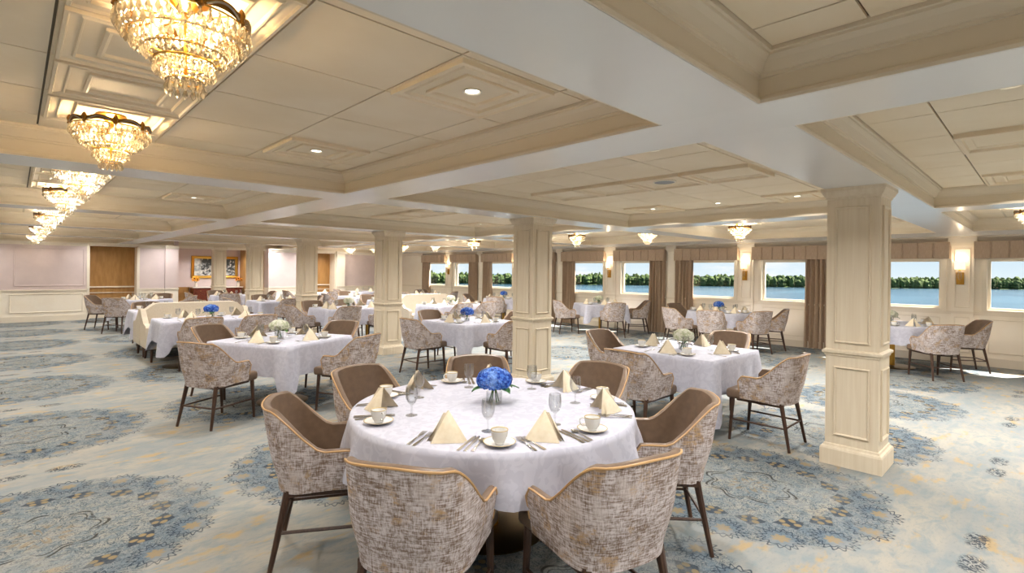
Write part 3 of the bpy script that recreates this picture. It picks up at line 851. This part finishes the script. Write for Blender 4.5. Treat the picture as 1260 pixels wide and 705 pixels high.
# ================================================================== CHAIRS
def smooth(a, b, x):
    t = max(0, min(1, (x - a) / (b - a))); return t * t * (3 - 2 * t)
def make_chair():
    t = thing('tub_chair', '', 'chair')
    AW, YB_, AF = .272, -.035, .17           # half width, start of the curved back, front of the arms
    BD = .245
    path = []                                 # plan points of the outer face, from left arm front round to right
    for i in range(7): path.append((-AW - .0 * i, AF + (YB_ - AF) * i / 6))
    for i in range(1, 28):
        a = PI + PI * i / 28; c, s = math.cos(a), math.sin(a); e = 2 / 2.9
        path.append((AW * math.copysign(abs(c) ** e, c), YB_ + BD * math.copysign(abs(s) ** e, s)))
    for i in range(7): path.append((AW, YB_ + (AF - YB_) * i / 6))
    n = len(path); L = [0]
    for i in range(1, n): L.append(L[-1] + math.dist(path[i], path[i - 1]))
    mid = L[-1] / 2
    def top(i):
        l = abs(L[i] - mid)
        z = .865 - .012 * (l / .2) ** 2 if l < .2 else .853
        z = z + (.632 - .853) * smooth(.235, .47, l)
        end = L[-1] / 2 - l
        if end < .05: z -= .05 * (1 - math.sqrt(max(0, 1 - ((.05 - end) / .05) ** 2)))
        return z
    def bot(i):
        l = abs(L[i] - mid); return .405 + .012 * smooth(.25, .5, l)
    nrm = []
    for i in range(n):
        a = path[max(0, i - 1)]; b = path[min(n - 1, i + 1)]; dx, dy = b[0] - a[0], b[1] - a[1]; q = math.hypot(dx, dy); nrm.append((dy / q, -dx / q))
    # outward normal check: back point must have negative y
    if nrm[n // 2][1] > 0: nrm = [(-a, -b) for a, b in nrm]
    def pos(i, z, off):
        x, y = path[i]; k = (z - .40) / .46
        sc = .90 + .10 * smooth(0, .5, k); back = smooth(.05, -.22, y)
        th = off * (1 if abs(L[i] - mid) < .4 else .85)
        return ((x - nrm[i][0] * th) * sc, (y - nrm[i][1] * th) * (.93 + .07 * smooth(0, .5, k)) - .075 * back * max(0, k - .1), z)
    NV = 9
    out = [[pos(i, bot(i) + (top(i) - bot(i)) * j / (NV - 1), 0) for i in range(n)] for j in range(NV)]
    inn = [[pos(i, bot(i) + (top(i) - bot(i)) * j / (NV - 1), .042) for i in range(n)] for j in range(NV)]
    m = MB().grid(out)
    m.grid([out[0], inn[0]])
    for e in (0, n - 1): m.grid([[r[e] for r in out], [r[e] for r in inn]])
    m.build('shell', 'fabric', t, True)
    m = MB().grid(inn)
    cap = [[tuple((a[q] * (1 - u) + b[q] * u) + (.010 * math.sin(PI * u) if q == 2 else 0) for q in range(3)) for a, b in zip(out[-1], inn[-1])] for u in (0, .25, .5, .75, 1)]
    m.grid(cap); m.build('lining', 'leather', t, True)
    edge = [r[0] for r in out[3:]] + out[-1][1:-1] + [r[-1] for r in reversed(out[3:])]
    MB().tube(edge, .0055, 6).build('piping', 'piping', t, True)
    def tap(v):
        if v.y < 0: v.x *= .84
    obj('seat_cushion', bevel_box(-.25, -.20, .40, .25, .295, .495, .03, 3, 'leather', 'seat_cushion', tap), t)
    MB().box(-.215, -.20, .385, .215, .20, .42).build('seat_base', 'wood_dark', t)
    def leg(x0, y0, z0, x1, y1):
        return MB().tube([(x0, y0, z0), (x0 * .5 + x1 * .5, y0 * .5 + y1 * .5, z0 * .5), (x1, y1, 0)], lambda u: .021 - .008 * u, 8)
    for sx in (-1, 1):
        leg(sx * .215, .235, .41, sx * .222, .262).build('leg', 'wood_dark', t, True)
        leg(sx * .190, -.195, .41, sx * .222, -.275).build('leg', 'wood_dark', t, True)
        MB().tube([(sx * .219, .249, .2), (sx * .207, -.236, .2)], .009, 6).build('stretcher', 'wood_dark', t, True)
    MB().tube([(-.207, -.236, .205), (.207, -.236, .205)], .009, 6).build('stretcher', 'wood_dark', t, True)
    return t
KCH = Kind(make_chair)

# ================================================================== TABLES, CLOTHS
TH = .75
def make_table_round(r):
    t = thing('pedestal_table', '', 'table')
    MB().lathe([(r - .01, .72), (r - .01, TH), (.0005, TH)], 40).build('table_top', 'wood_dark', t)
    MB().lathe([(.04, .02), (.04, .72)], 16).build('pedestal', 'brass', t, True)
    MB().lathe([(min(.33, r * .5), 0), (min(.33, r * .5), .008), (min(.31, r * .5 - .02), .016), (.06, .024), (.0005, .024)], 36).build('base_plate', 'bronze', t, True)
    return t
def make_table_rect(hx, hy):
    t = thing('pedestal_table', '', 'table')
    MB().box(-hx + .01, -hy + .01, .72, hx - .01, hy - .01, TH).build('table_top', 'wood_dark', t)
    for px in ((0,) if hx < .7 else (-hx * .55, hx * .55)):
        MB().lathe([(.038, .02), (.038, .72)], 16, (px, 0, 0)).build('pedestal', 'brass', t, True)
        MB().lathe([(.29, 0), (.29, .008), (.27, .016), (.06, .024), (.0005, .024)], 32, (px, 0, 0)).build('base_plate', 'bronze', t, True)
    return t
ZT = TH + .008                       # top of a cloth
def cloth_round(r, drop, seed):
    rnd = random.Random(seed); nf = 13; N = 160; ph = [rnd.uniform(0, 6.28) for _ in range(5)]
    rows = [[(0.0005 * math.cos(2 * PI * i / N), .0005 * math.sin(2 * PI * i / N), ZT) for i in range(N)]]
    for q in (.5, .9, .975): rows.append([(r * q * math.cos(2 * PI * i / N), r * q * math.sin(2 * PI * i / N), ZT) for i in range(N)])
    for j in range(0, 11):
        v = j / 10; row = []
        for i in range(N):
            a = 2 * PI * i / N
            w = math.sin(nf * a + ph[0] + .8 * math.sin(3 * a + ph[1])) * .7 + .3 * math.sin(2 * nf * a * .61 // 1 + 9 * a + ph[2])
            amp = .046 * smooth(0, 1, v)
            rr = r + .008 * min(1, v * 5) + .035 * v + amp * (w - .05)
            z = ZT - .010 * min(1, v * 8) - drop * v * (1 + .10 * math.sin(4 * a + ph[3]) * .6 + .03 * w)
            row.append((rr * math.cos(a), rr * math.sin(a), z))
        rows.append(row)
    return MB().grid(rows, True).mesh('tablecloth', 'cloth', True, 85)
def cloth_rect(hx, hy, drop, tip, seed):
    rnd = random.Random(seed); cr = .03
    pts = []; nrm = []; corner = []
    def seg(p, q, nx, ny, n):
        Ls = math.dist(p, q)
        for i in range(n):
            u = i / n; pts.append((p[0] + (q[0] - p[0]) * u, p[1] + (q[1] - p[1]) * u)); nrm.append((nx, ny)); corner.append(min(u, 1 - u) * Ls)
    def arc(cx, cy, a0, n=10):
        for i in range(n):
            a = a0 + PI / 2 * i / n; pts.append((cx + cr * math.cos(a), cy + cr * math.sin(a))); nrm.append((math.cos(a), math.sin(a))); corner.append(-abs(i / n - .5))
    ns = 34
    seg((hx - cr, -hy), (-hx + cr, -hy), 0, -1, ns); pts.reverse(); nrm.reverse(); corner.reverse()
    pts = pts; 
    P2, N2, C2 = pts[:], nrm[:], corner[:]
    pts.clear(); nrm.clear(); corner.clear()
    arc(hx - cr, -hy + cr, -PI / 2); seg((hx, -hy + cr), (hx, hy - cr), 1, 0, ns); arc(hx - cr, hy - cr, 0)
    seg((hx - cr, hy), (-hx + cr, hy), 0, 1, ns); arc(-hx + cr, hy - cr, PI / 2); seg((-hx, hy - cr), (-hx, -hy + cr), -1, 0, ns); arc(-hx + cr, -hy + cr, PI)
    pts = P2 + pts; nrm = N2 + nrm; corner = C2 + corner
    n = len(pts); ph = [rnd.uniform(0, 6.28) for _ in range(4)]
    rows = [[(p[0] * .002, p[1] * .002, ZT) for p in pts], [(p[0] * .96, p[1] * .96, ZT) for p in pts], [(p[0], p[1], ZT - .001) for p in pts]]
    s = 0
    arcl = []
    for i in range(n): s += math.dist(pts[i], pts[i - 1]); arcl.append(s)
    for j in range(1, 11):
        v = j / 10; row = []
        for i in range(n):
            c = corner[i]; k = 1.0 if c < 0 else math.exp(-(c / .10) ** 2)         # 1 at a corner
            dip = 0 if c < 0 else math.exp(-((c - .16) / .06) ** 2)
            d = drop + (tip - drop) * k ** 1.5
            w = math.sin(arcl[i] * 16 + ph[0]) * .6 + .4 * math.sin(arcl[i] * 29 + ph[1])
            o = .006 * min(1, v * 6) + .02 * v + .075 * k * v * (1.15 - .5 * v) - .03 * dip * v + .012 * w * v * (1 - k)
            row.append((pts[i][0] + nrm[i][0] * o, pts[i][1] + nrm[i][1] * o, ZT - .006 - d * v + .008 * w * v * (1 - k)))
        rows.append(row)
    return MB().grid(rows, True).mesh('tablecloth', 'cloth', True, 85)

# ================================================================== TABLEWARE
def make_cup():
    t = thing('coffee_cup', '', 'cup')
    MB().lathe([(.022, 0), (.025, .004), (.024, .008), (.034, .022), (.040, .045), (.0425, .068), (.0395, .066), (.036, .044), (.03, .024), (.018, .012), (.0005, .011)], 22, cap1=False).build('body', 'porcelain', t, True)
    MB().lathe([(.0418, .0655), (.0432, .0685), (.0422, .071), (.0395, .069), (.0395, .0655)], 22, cap0=False, cap1=False).build('rim', 'gold_rim', t, True)
    MB().tube([(.036, 0, .056), (.052, 0, .062), (.066, 0, .052), (.066, 0, .034), (.052, 0, .02), (.034, 0, .022)], .0045, 6).build('handle', 'porcelain', t, True)
    return t
def make_saucer():
    t = thing('saucer', '', 'saucer')
    MB().lathe([(.04, 0), (.045, .001), (.072, .012), (.078, .016), (.072, .016), (.046, .005), (.03, .004), (.0005, .004)], 26).build('dish', 'porcelain', t, True)
    MB().lathe([(.0765, .0145), (.0805, .0165), (.0805, .0185), (.076, .0178)], 26, cap0=False, cap1=False).build('rim', 'gold_rim', t, True)
    return t
def make_goblet():
    t = thing('water_goblet', '', 'glass')
    MB().lathe([(.034, 0), (.034, .002), (.012, .006), (.0055, .012)], 18).build('foot', 'glass', t, True)
    MB().lathe([(.0055, .012), (.0045, .03), (.0055, .055), (.009, .064)], 12, cap0=False, cap1=False).build('stem', 'glass', t, True)
    MB().lathe([(.009, .064), (.024, .076), (.034, .1), (.036, .13), (.033, .168), (.0315, .168), (.0345, .13), (.0325, .1), (.022, .079), (.0005, .07)], 20, cap0=False, cap1=False).build('bowl', 'glass', t, True)
    return t
def make_napkin():
    t = thing('folded_napkin', '', 'napkin')
    A = Vector((0, .01, .14)); m = MB()
    for s in (-1, 1):
        for k, (fx, bx, by, th) in enumerate(((.020, .112, .030, 0), (.030, .104, .055, .006))):
            F = Vector((s * fx, -.105 + .012 * k, 0)); B = Vector((s * bx, by, 0)); a = A + Vector((s * .003 * k, 0, -.003 * k))
            rows = []
            for j in range(7):
                u = j / 6; p = a.lerp(F, u); q = a.lerp(B, u); r = []
                for i in range(6):
                    w = i / 5; x = p.lerp(q, w); bul = .012 * math.sin(PI * w) * math.sin(PI * min(1, u * .9 + .05))
                    r.append((x.x + s * bul, x.y - bul * .7, x.z))
                rows.append(r)
            m.grid(rows); m.grid([[(p[0] * .97, p[1] + .004, max(0, p[2] - .002)) for p in r] for r in rows])
    m.build('outer_folds', 'napkin', t, True)
    m = MB()
    for s in (-1, 1):
        rows = []
        for j in range(6):
            u = j / 5; p = Vector((0, -.02, .132)).lerp(Vector((s * .009, -.094, 0)), u); q = Vector((0, .01, .128)).lerp(Vector((s * .04, .02, 0)), u)
            rows.append([tuple(p.lerp(q, w / 3)) for w in range(4)])
        m.grid(rows)
    m.build('inner_folds', 'napkin', t, True)
    return t
def strip(outline, z0, z1, w0=None):
    """flat cutlery blank: outline is list of (y, half width, height)"""
    m = MB(); rows = [[(-w, y, h) for y, w, h in outline], [(-w, y, h + .002) for y, w, h in outline], [(0, y, h + .0032) for y, w, h in outline], [(w, y, h + .002) for y, w, h in outline], [(w, y, h) for y, w, h in outline]]
    return m.grid(rows)
def handle_outline(): return [(-.105, .004, .0), (-.10, .0095, .0), (-.085, .0095, .001), (-.05, .006, .003), (0, .0035, .006), (.02, .0035, .007)]
def make_fork():
    t = thing('fork', '', 'fork')
    strip(handle_outline() + [(.028, .006, .006), (.045, .012, .004)], 0, 0).build('handle', 'silver', t, True)
    m = MB()
    for x in (-.0105, -.0035, .0035, .0105): m.add([(x - .002, .044, .003), (x + .002, .044, .003), (x + .0012, .095, .008), (x - .0012, .095, .008), (x - .002, .044, .0055), (x + .002, .044, .0055), (x + .0012, .095, .0095), (x - .0012, .095, .0095)],
              [(0, 1, 2, 3), (4, 7, 6, 5), (0, 4, 5, 1), (1, 5, 6, 2), (2, 6, 7, 3), (3, 7, 4, 0)])
    m.build('tines', 'silver', t)
    return t
def make_knife():
    t = thing('knife', '', 'knife')
    strip([(-.115, .004, 0), (-.11, .009, 0), (-.06, .0085, .001), (.0, .0065, .001)], 0, 0).build('handle', 'silver', t, True)
    strip([(0, .0065, .001), (.03, .0095, 0), (.09, .010, 0), (.11, .006, 0), (.118, .001, 0)], 0, 0).build('blade', 'silver', t, True)
    return t
def make_spoon():
    t = thing('spoon', '', 'spoon')
    strip(handle_outline() + [(.03, .004, .006)], 0, 0).build('handle', 'silver', t, True)
    m = MB(); rows = []
    for k in range(6):
        u = k / 5; rows.append([(.019 * math.sqrt(u) * math.cos(2 * PI * i / 14), .052 + .028 * math.sqrt(u) * math.sin(2 * PI * i / 14), .001 + .007 * u) for i in range(14)])
    m.grid(rows, True).build('bowl', 'silver', t, True)
    return t
KT = {k: Kind(f) for k, f in dict(cup=make_cup, saucer=make_saucer, goblet=make_goblet, napkin=make_napkin, fork=make_fork, knife=make_knife, spoon=make_spoon).items()}

def make_flowers(mat, cube=False):
    t = thing('flower_arrangement', '', 'flowers')
    rnd = random.Random(5)
    MB().lathe([(.045, 0), (.05, .004), (.052, .075), (.049, .075), (.047, .008), (.0005, .007)], 20, cap1=False).build('vase', 'glass', t, True)
    st = MB()
    for i in range(6):
        a = i * 1.05; st.tube([(.03 * math.cos(a), .03 * math.sin(a), .012), (.012 * math.cos(a), .012 * math.sin(a), .08), (.03 * math.cos(a + 1), .03 * math.sin(a + 1), .13)], .004, 5)
    st.build('stems', 'stem_green', t, True)
    m = MB(); n = 210
    for i in range(n):
        zz = 1 - 1.55 * (i + .5) / n; a = i * 2.39996; rr = math.sqrt(max(0, 1 - zz * zz))
        d = Vector((rr * math.cos(a), rr * math.sin(a), zz)); lump = 1 + .12 * noise.noise(d * 2.2)
        c = Vector((0, 0, .150)) + Vector((d.x * .108, d.y * .108, d.z * .072)) * lump
        u = d.orthogonal().normalized(); w = d.cross(u); sp = rnd.uniform(0, 1.6); s = rnd.uniform(.014, .019)
        for q in range(4):
            b = sp + q * PI / 2; e = u * math.cos(b) + w * math.sin(b); f = u * math.cos(b + PI / 2) + w * math.sin(b + PI / 2)
            m.add([c, c + e * s * .6 + f * s * .5 + d * .004, c + e * s * 1.15 + d * .001, c + e * s * .6 - f * s * .5 + d * .004], [(0, 1, 2, 3)])
    m.build('bloom', mat, t, False, kind='stuff')
    for k, (a, ln) in enumerate(((-.75, .12), (-.5, .09), (2.4, .10), (4.4, .09))):
        rows = []
        for j in range(7):
            u = j / 6; wd = .036 * math.sin(PI * min(1, u * .93 + .05)) ; r = .05 + ln * u; z = .09 + .05 * u - .06 * u * u
            rows.append([(r * math.cos(a) - s * wd * math.sin(a), r * math.sin(a) + s * wd * math.cos(a), z + abs(s) * .008) for s in (-1, -.5, 0, .5, 1)])
        MB().grid(rows).build('leaf', 'leaf', t, True)
    return t
KF = {'blue': Kind(lambda: make_flowers('bloom_blue')), 'white': Kind(lambda: make_flowers('bloom_white'))}

# ================================================================== SOFAS
def make_sofa():
    W = .86                                   # half length; origin at floor, facing -Y
    t = thing('loveseat', '', 'sofa')
    obj('seat_base', bevel_box(-W, -.33, .22, W, .30, .36, .02, 2, 'sofa_cream', 'seat_base'), t)
    obj('seat_cushion', bevel_box(-W + .09, -.36, .36, W - .09, .18, .48, .035, 3, 'sofa_cream', 'seat_cushion'), t)
    m = MB(); f = []; b = []
    for j in range(7):
        v = j / 6; z = .34 + v * .60; f.append([]); b.append([])
        for i in range(33):
            u = -1 + i / 16; top = .34 + (.62 - .14 * smooth(.72, 1.0, abs(u))) * v
            f[-1].append((u * W, .17 + .05 * v, top)); b[-1].append((u * W, .30 + .04 * v, top))
    m.grid(f).grid(b).grid([f[-1], b[-1]]).grid([[r[0] for r in f], [r[0] for r in b]]).grid([[r[-1] for r in f], [r[-1] for r in b]]).build('backrest', 'sofa_cream', t, True)
    for s in (-1, 1):
        rows = [];
        for xo in (W - .075, W + .005):
            for (rev) in (0,):
                pass
        prof = [(-.30, .34), (-.30, .58), (-.26, .61), (-.05, .64), (.10, .74), (.24, .86), (.33, .86), (.33, .34)]
        a = [(s * (W - .075), y, z) for y, z in prof]; c = [(s * (W + .005), y, z) for y, z in prof]
        m = MB().grid([a + a[:1], c + c[:1]]); m.add(a, [tuple(range(len(a)))]).add(c, [tuple(range(len(c)))]); m.build('arm', 'sofa_cream', t)
        for y in (-.29, .26): MB().tube([(s * (W - .08), y, .23), (s * (W - .075), y * 1.03, 0)], lambda u: .026 - .009 * u, 8).build('leg', 'wood_dark', t, True)
    return t
KSO = Kind(make_sofa)

# ================================================================== LAYOUT
def seatname(dx, dy):
    r = dx * CR[0] + dy * CR[1]; d = dx * CF[0] + dy * CF[1]; a = math.degrees(math.atan2(r, -d)) % 360     # 0 = towards the viewer, 90 = right
    return ['front', 'front right', 'right', 'back right', 'back', 'back left', 'left', 'front left'][int((a + 22.5) // 45) % 8]
PROTO = {}
def put_table(key, make, x, y, rz, label):
    if key not in PROTO: PROTO[key] = Kind(make)
    return PROTO[key].put((x, y, 0), rz, label, 'pedestal tables under cloths')
def setting(tx, ty, ang, rad, sn, tn, level, tvar):
    """one place setting; ang = direction from table centre to the seat, rad = distance to the table edge there"""
    ca, sa = math.cos(ang), math.sin(ang); rz = ang + PI / 2       # local -Y points to the seat
    rnd = random.Random(int(tx * 100) + int(ang * 100) + 17)
    def put(k, lx, ly, lab, cat_group, spin=0, dz=0):
        # lx to the diner's right, ly = distance in from the table edge
        px = tx + ca * (rad - ly) - sa * lx; py = ty + sa * (rad - ly) + ca * lx
        return KT[k].put((px, py, ZT + .0015 + dz), rz + spin, lab, cat_group)
    w = ' at %s of %s' % (sn, tn)
    put('napkin', -.045 if level == 2 else 0, .165, 'cream folded napkin' + w, 'folded napkins on ' + tn, rnd.uniform(-.25, .25) + tvar)
    put('saucer', .235, .15, 'white saucer' + w, 'saucers on ' + tn)
    put('cup', .235, .15, 'white coffee cup' + w, 'coffee cups on ' + tn, rnd.choice((-.6, .4, 2.4, 2.9)), .0055)
    put('goblet', .12, .335, 'stemmed water goblet' + w, 'water goblets on ' + tn)
    if level >= 1:
        put('fork', -.185, .125, 'silver dinner fork' + w, 'forks on ' + tn, PI * 0 + rnd.uniform(-.06, .06))
        put('knife', .105, .125, 'silver knife' + w, 'knives on ' + tn, rnd.uniform(-.06, .06))
        put('spoon', .140, .125, 'silver soup spoon' + w, 'spoons on ' + tn, rnd.uniform(-.06, .06))
    if level >= 2:
        put('knife', .078, .125, 'silver butter knife' + w, 'knives on ' + tn, rnd.uniform(-.06, .06))
        put('fork', -.150, .118, 'silver salad fork' + w, 'forks on ' + tn, rnd.uniform(-.06, .06))
def put_chair(x, y, face, label, group):
    return KCH.put((x, y, 0), face - PI / 2, label, group)

# (name, kind, centre, rotation, half sizes / radius, seats: list of (angle from centre, distance of chair origin), flowers, detail level)
R = math.radians
VIEW = math.degrees(math.atan2(-2.44, -2.14)) % 360
TABLES = [
 ('the near round table', 'round', (2.17, 2.41), 0, .86, .235, [(VIEW - 17, 1.02), (VIEW + 26, 1.04), (VIEW - 78, .97), (VIEW + 83, 1.0), (VIEW - 125, .98), (VIEW + 186, .98), (VIEW + 135, .99)], 'blue', 2),
 ('the table by the nearest column', 'rect', (5.38, 2.80), 0, (.575, .575), (.34, .62), [(180, .92), (270, .92, -.15), (0, .93), (90, .93)], 'white', 1),
 ('the left square table', 'rect', (2.36, 6.45), 28, (.575, .575), (.33, .50), [(208, .93), (298, .93), (118, .93), (28, .93)], 'white', 1),
 ('the table behind the second column', 'rect', (5.55, 6.80), 0, (.575, .575), (.34, .56), [(180, .93), (270, .93), (90, .93), (0, .93)], 'blue', 1),
 ('the left sofa table', 'rect', (2.45, 9.82), 0, (.82, .45), (.33, .52), [], 'blue', 1),
 ('the table behind the left sofas', 'rect', (2.45, 12.28), 0, (.82, .42), (.33, .50), [], None, 0),
 ('the long table left of the third column', 'rect', (5.42, 10.82), 0, (.74, .5), (.34, .52), [(180, 1.08)], 'white', 0),
 ('the table behind the fourth column', 'rect', (4.98, 14.2), 0, (.55, .55), (.34, .5), [(180, .9), (270, .9), (0, .9), (90, .9)], None, 0),
 ('the table before the gilt picture', 'round', (4.95, 17.8), 0, .62, .28, [(180, .95), (250, .95), (0, .95), (100, .95)], None, 0),
 ('the far left table', 'rect', (2.42, 16.45), 55, (.5, .5), (.33, .5), [(148, .93), (232, .93), (325, .93), (58, .93)], None, 0),
 ('the right sofa table', 'rect', (7.95, 10.42), 0, (.78, .45), (.33, .5), [], 'white', 0),
 ('the table behind the right sofas', 'rect', (7.95, 12.92), 0, (.78, .42), (.33, .5), [], None, 0),
 ('the window table beside the second column', 'round', (10.95, 11.75), 0, .62, .26, [(215, .98), (280, .98), (120, .98)], 'blue', 0),
 ('the square window table', 'rect', (11.28, 8.32), -34, (.56, .56), (.30, .46), [(152, .97), (235, .97), (314, .97)], 'white', 0),
 ('the round window table with blue flowers', 'round', (11.3, 5.08), 0, .68, .28, [(152, 1.03), (196, 1.05), (242, 1.03), (291, 1.02), (78, 1.02)], 'blue', 0),
 ('the round window table at right', 'round', (11.18, 1.92), 0, .70, .28, [(222, 1.02), (297, 1.02), (168, 1.02)], 'white', 0),
 ('the far window table', 'rect', (10.6, 15.6), 0, (.55, .55), (.32, .48), [(200, .95), (300, .95), (60, .95)], None, 0),
 ('the far end table on the right', 'rect', (9.9, 18.5), 0, (.55, .55), (.32, .48), [(180, .95), (270, .95), (0, .95)], None, 0),
 ('the far end table at centre', 'rect', (7.9, 18.1), 0, (.55, .55), (.32, .48), [(180, .95), (270, .95)], None, 0),
 ('the mid-room table by the right sofas', 'rect', (8.0, 15.2), 0, (.55, .55), (.32, .48), [(180, .95), (90, .95)], None, 0),
]
clothcache = {}
NEARSEATS = ['front left', 'front right', 'left', 'right', 'back left', 'back', 'back right']
for ti, (tn, kind, (cx, cy), rot, size, drop, seats, fl_, level) in enumerate(TABLES):
    rr = R(rot)
    if kind == 'round':
        put_table(('r', size), (lambda s=size: make_table_round(s)), cx, cy, rr, 'brass pedestal table under the cloth of ' + tn)
        ck = ('r', size, ti if ti < 2 else 9)
        if ck not in clothcache: clothcache[ck] = cloth_round(size, drop, ti)
    else:
        put_table(('q', size), (lambda s=size: make_table_rect(*s)), cx, cy, rr, 'brass pedestal table under the cloth of ' + tn)
        ck = ('q', size, drop, ti if ti < 4 else 9)
        if ck not in clothcache: clothcache[ck] = cloth_rect(size[0], size[1], drop[0], drop[1], ti)
    obj('tablecloth', clothcache[ck], None, (cx, cy, 0), rr, 'white damask cloth draped over ' + tn, 'tablecloth', 'white tablecloths')
    used = set()
    for si, seat in enumerate(seats):
        a, dist = seat[:2]; lat = seat[2] if len(seat) > 2 else 0
        an = R(a); dx, dy = math.cos(an), math.sin(an)
        sn = NEARSEATS[si] if ti == 0 else ('left end' if 'long table' in tn else seatname(dx, dy))
        if sn in used: sn = 'far ' + sn if 'far ' + sn not in used else 'other ' + sn
        used.add(sn)
        put_chair(cx + dx * dist - dy * lat, cy + dy * dist + dx * lat, an + PI, 'grey tub chair at %s of %s' % (sn, tn), 'tub chairs at ' + tn)
        if kind == 'round': rad = size
        else:
            ra = an - rr; rad = min(size[0] / max(1e-6, abs(math.cos(ra))), size[1] / max(1e-6, abs(math.sin(ra))))
        setting(cx, cy, an, rad - .012, sn, tn, level, (.5 if si % 2 else -.45))
    if fl_:
        fo = (.04, .04) if kind == 'round' else (-.05, 0)
        KF[fl_].put((cx + fo[0], cy + fo[1], ZT + .001), ti * 1.3 if ti else .35, '%s hydrangea in a glass vase on %s' % (fl_, tn), 'flower arrangements on the tables')

# sofas with their tables, and the chairs and settings along the long tables
def long_side(tn, cx, cy, hx, hy, xsn, side, chairs, level):
    for x, nm in xsn:
        an = R(-90 if side < 0 else 90)
        if chairs: put_chair(x, cy + side * (hy + .36), -an, 'grey tub chair at %s of %s' % (nm, tn), 'tub chairs at ' + tn)
        setting(x, cy, an, hy - .012, nm, tn, level, .4)
long_side('the left sofa table', 2.45, 9.82, .82, .45, ((2.06, 'front left'), (2.86, 'front right')), -1, True, 1)
long_side('the left sofa table', 2.45, 9.82, .82, .45, ((2.06, 'back left'), (2.86, 'back right')), 1, False, 0)
long_side('the table behind the left sofas', 2.45, 12.28, .82, .42, ((2.02, 'back left'), (2.86, 'back right')), 1, True, 0)
long_side('the table behind the left sofas', 2.45, 12.28, .82, .42, ((2.06, 'front left'), (2.84, 'front right')), -1, False, 0)
long_side('the long table left of the third column', 5.42, 10.82, .74, .5, ((4.86, 'front left'), (5.75, 'front right')), -1, True, 0)
long_side('the long table left of the third column', 5.42, 10.82, .74, .5, ((5.0, 'back left'), (5.8, 'back right')), 1, True, 0)
long_side('the right sofa table', 7.95, 10.42, .78, .45, ((7.5, 'front left'), (8.25, 'front right')), -1, True, 0)
long_side('the right sofa table', 7.95, 10.42, .78, .45, ((7.55, 'back left'), (8.35, 'back right')), 1, False, 0)
long_side('the table behind the right sofas', 7.95, 12.92, .78, .42, ((7.5, 'back left'), (8.3, 'back right')), 1, True, 0)
KSO.put((2.45, 10.74, 0), 0, 'cream loveseat facing the left sofa table, back to back with another', 'cream loveseats')
KSO.put((2.45, 11.43, 0), PI, 'cream loveseat behind the left one, turned to the far end', 'cream loveseats')
KSO.put((7.95, 11.34, 0), 0, 'cream loveseat facing the right sofa table beyond the third column', 'cream loveseats')
KSO.put((7.95, 12.03, 0), PI, 'cream loveseat behind the right one, turned to the far end', 'cream loveseats')

# ================================================================== ALCOVE FURNITURE
t = thing('sideboard', 'red-brown wooden sideboard with a marble top under the gilt picture', 'sideboard', (5.55, 22.0, 0))
MB().box(-.82, -.24, .08, .82, .26, .86).build('body', 'wood_red', t)
MB().box(-.86, -.28, .86, .86, .28, .89).build('marble_top', 'marble', t)
for x in (-.78, .72): MB().box(x, -.22, 0, x + .06, -.16, .08).build('foot', 'wood_red', t); 
for i in range(4):
    x = -.78 + i * .395
    d = MB().box(x, -.258, .14, x + .375, -.24, .62).build('door', 'wood_red', t); MB().lathe([(.0005, .012), (.012, .006), (.012, -.006), (.0005, -.012)], 8, (x + (.33 if i % 2 == 0 else .05), -.27, .4)).build('knob', 'brass', d)
    d = MB().box(x, -.258, .66, x + .375, -.24, .83).build('drawer', 'wood_red', t); MB().lathe([(.0005, .012), (.012, .006), (.012, -.006), (.0005, -.012)], 8, (x + .19, -.27, .745)).build('knob', 'brass', d)
t = thing('framed_picture', 'wide gilt-framed grey landscape picture above the sideboard', 'picture', (5.56, YA - .002, 1.63))
m = MB(); rows = []
for ins, dep in ((0, 0), (0, .05), (.03, .07), (.07, .05), (.10, .03), (.10, .015)):
    w, h = .80 - ins, .42 - ins; rows.append([(-w, -dep, -h), (w, -dep, -h), (w, -dep, h), (-w, -dep, h)])
m.grid(rows, True).build('gilt_frame', 'brass', t, False)
MB().box(-.71, -.02, -.33, .71, -.004, .33).build('canvas', 'painting', t)
def make_sunflowers():
    t = thing('sunflower_vase', '', 'flowers')
    MB().lathe([(.04, 0), (.055, .05), (.035, .13), (.045, .16), (.04, .16), (.0005, .02)], 16, cap1=False).build('vase', 'marble', t, True)
    for i in range(5):
        a = i * 1.26; r = .09 if i else 0; z = .27 + .05 * (i % 2); c = (r * math.cos(a), r * math.sin(a) - .02, z)
        MB().tube([(0, 0, .1), c], .005, 5).build('stem', 'stem_green', t)
        m = MB()
        for k in range(14):
            b = 2 * PI * k / 14; e = (math.cos(b), math.sin(b)); m.add([(c[0] + e[0] * .02, c[1] - .02, c[2] + e[1] * .02), (c[0] + e[0] * .05 - e[1] * .013, c[1] - .03, c[2] + e[1] * .05 + e[0] * .013), (c[0] + e[0] * .075, c[1] - .02, c[2] + e[1] * .075), (c[0] + e[0] * .05 + e[1] * .013, c[1] - .03, c[2] + e[1] * .05 - e[0] * .013)], [(0, 1, 2, 3)])
        p = m.build('petals', 'bloom_yellow', t, False, kind='stuff')
        MB().lathe([(.0005, .012), (.022, .006), (.024, -.01)], 10).xf(Matrix.Translation((c[0], c[1] - .025, c[2])) @ Matrix.Rotation(PI / 2, 4, 'X')).build('flower_eye', 'sunflower_eye', p, True)
    return t
KSU = Kind(make_sunflowers)
KSU.put((4.86, 22.0, .89), 0, 'sunflowers in a pale vase at the left end of the sideboard', 'sunflower vases')
KSU.put((6.30, 22.0, .89), .5, 'sunflowers in a pale vase at the right end of the sideboard', 'sunflower vases')
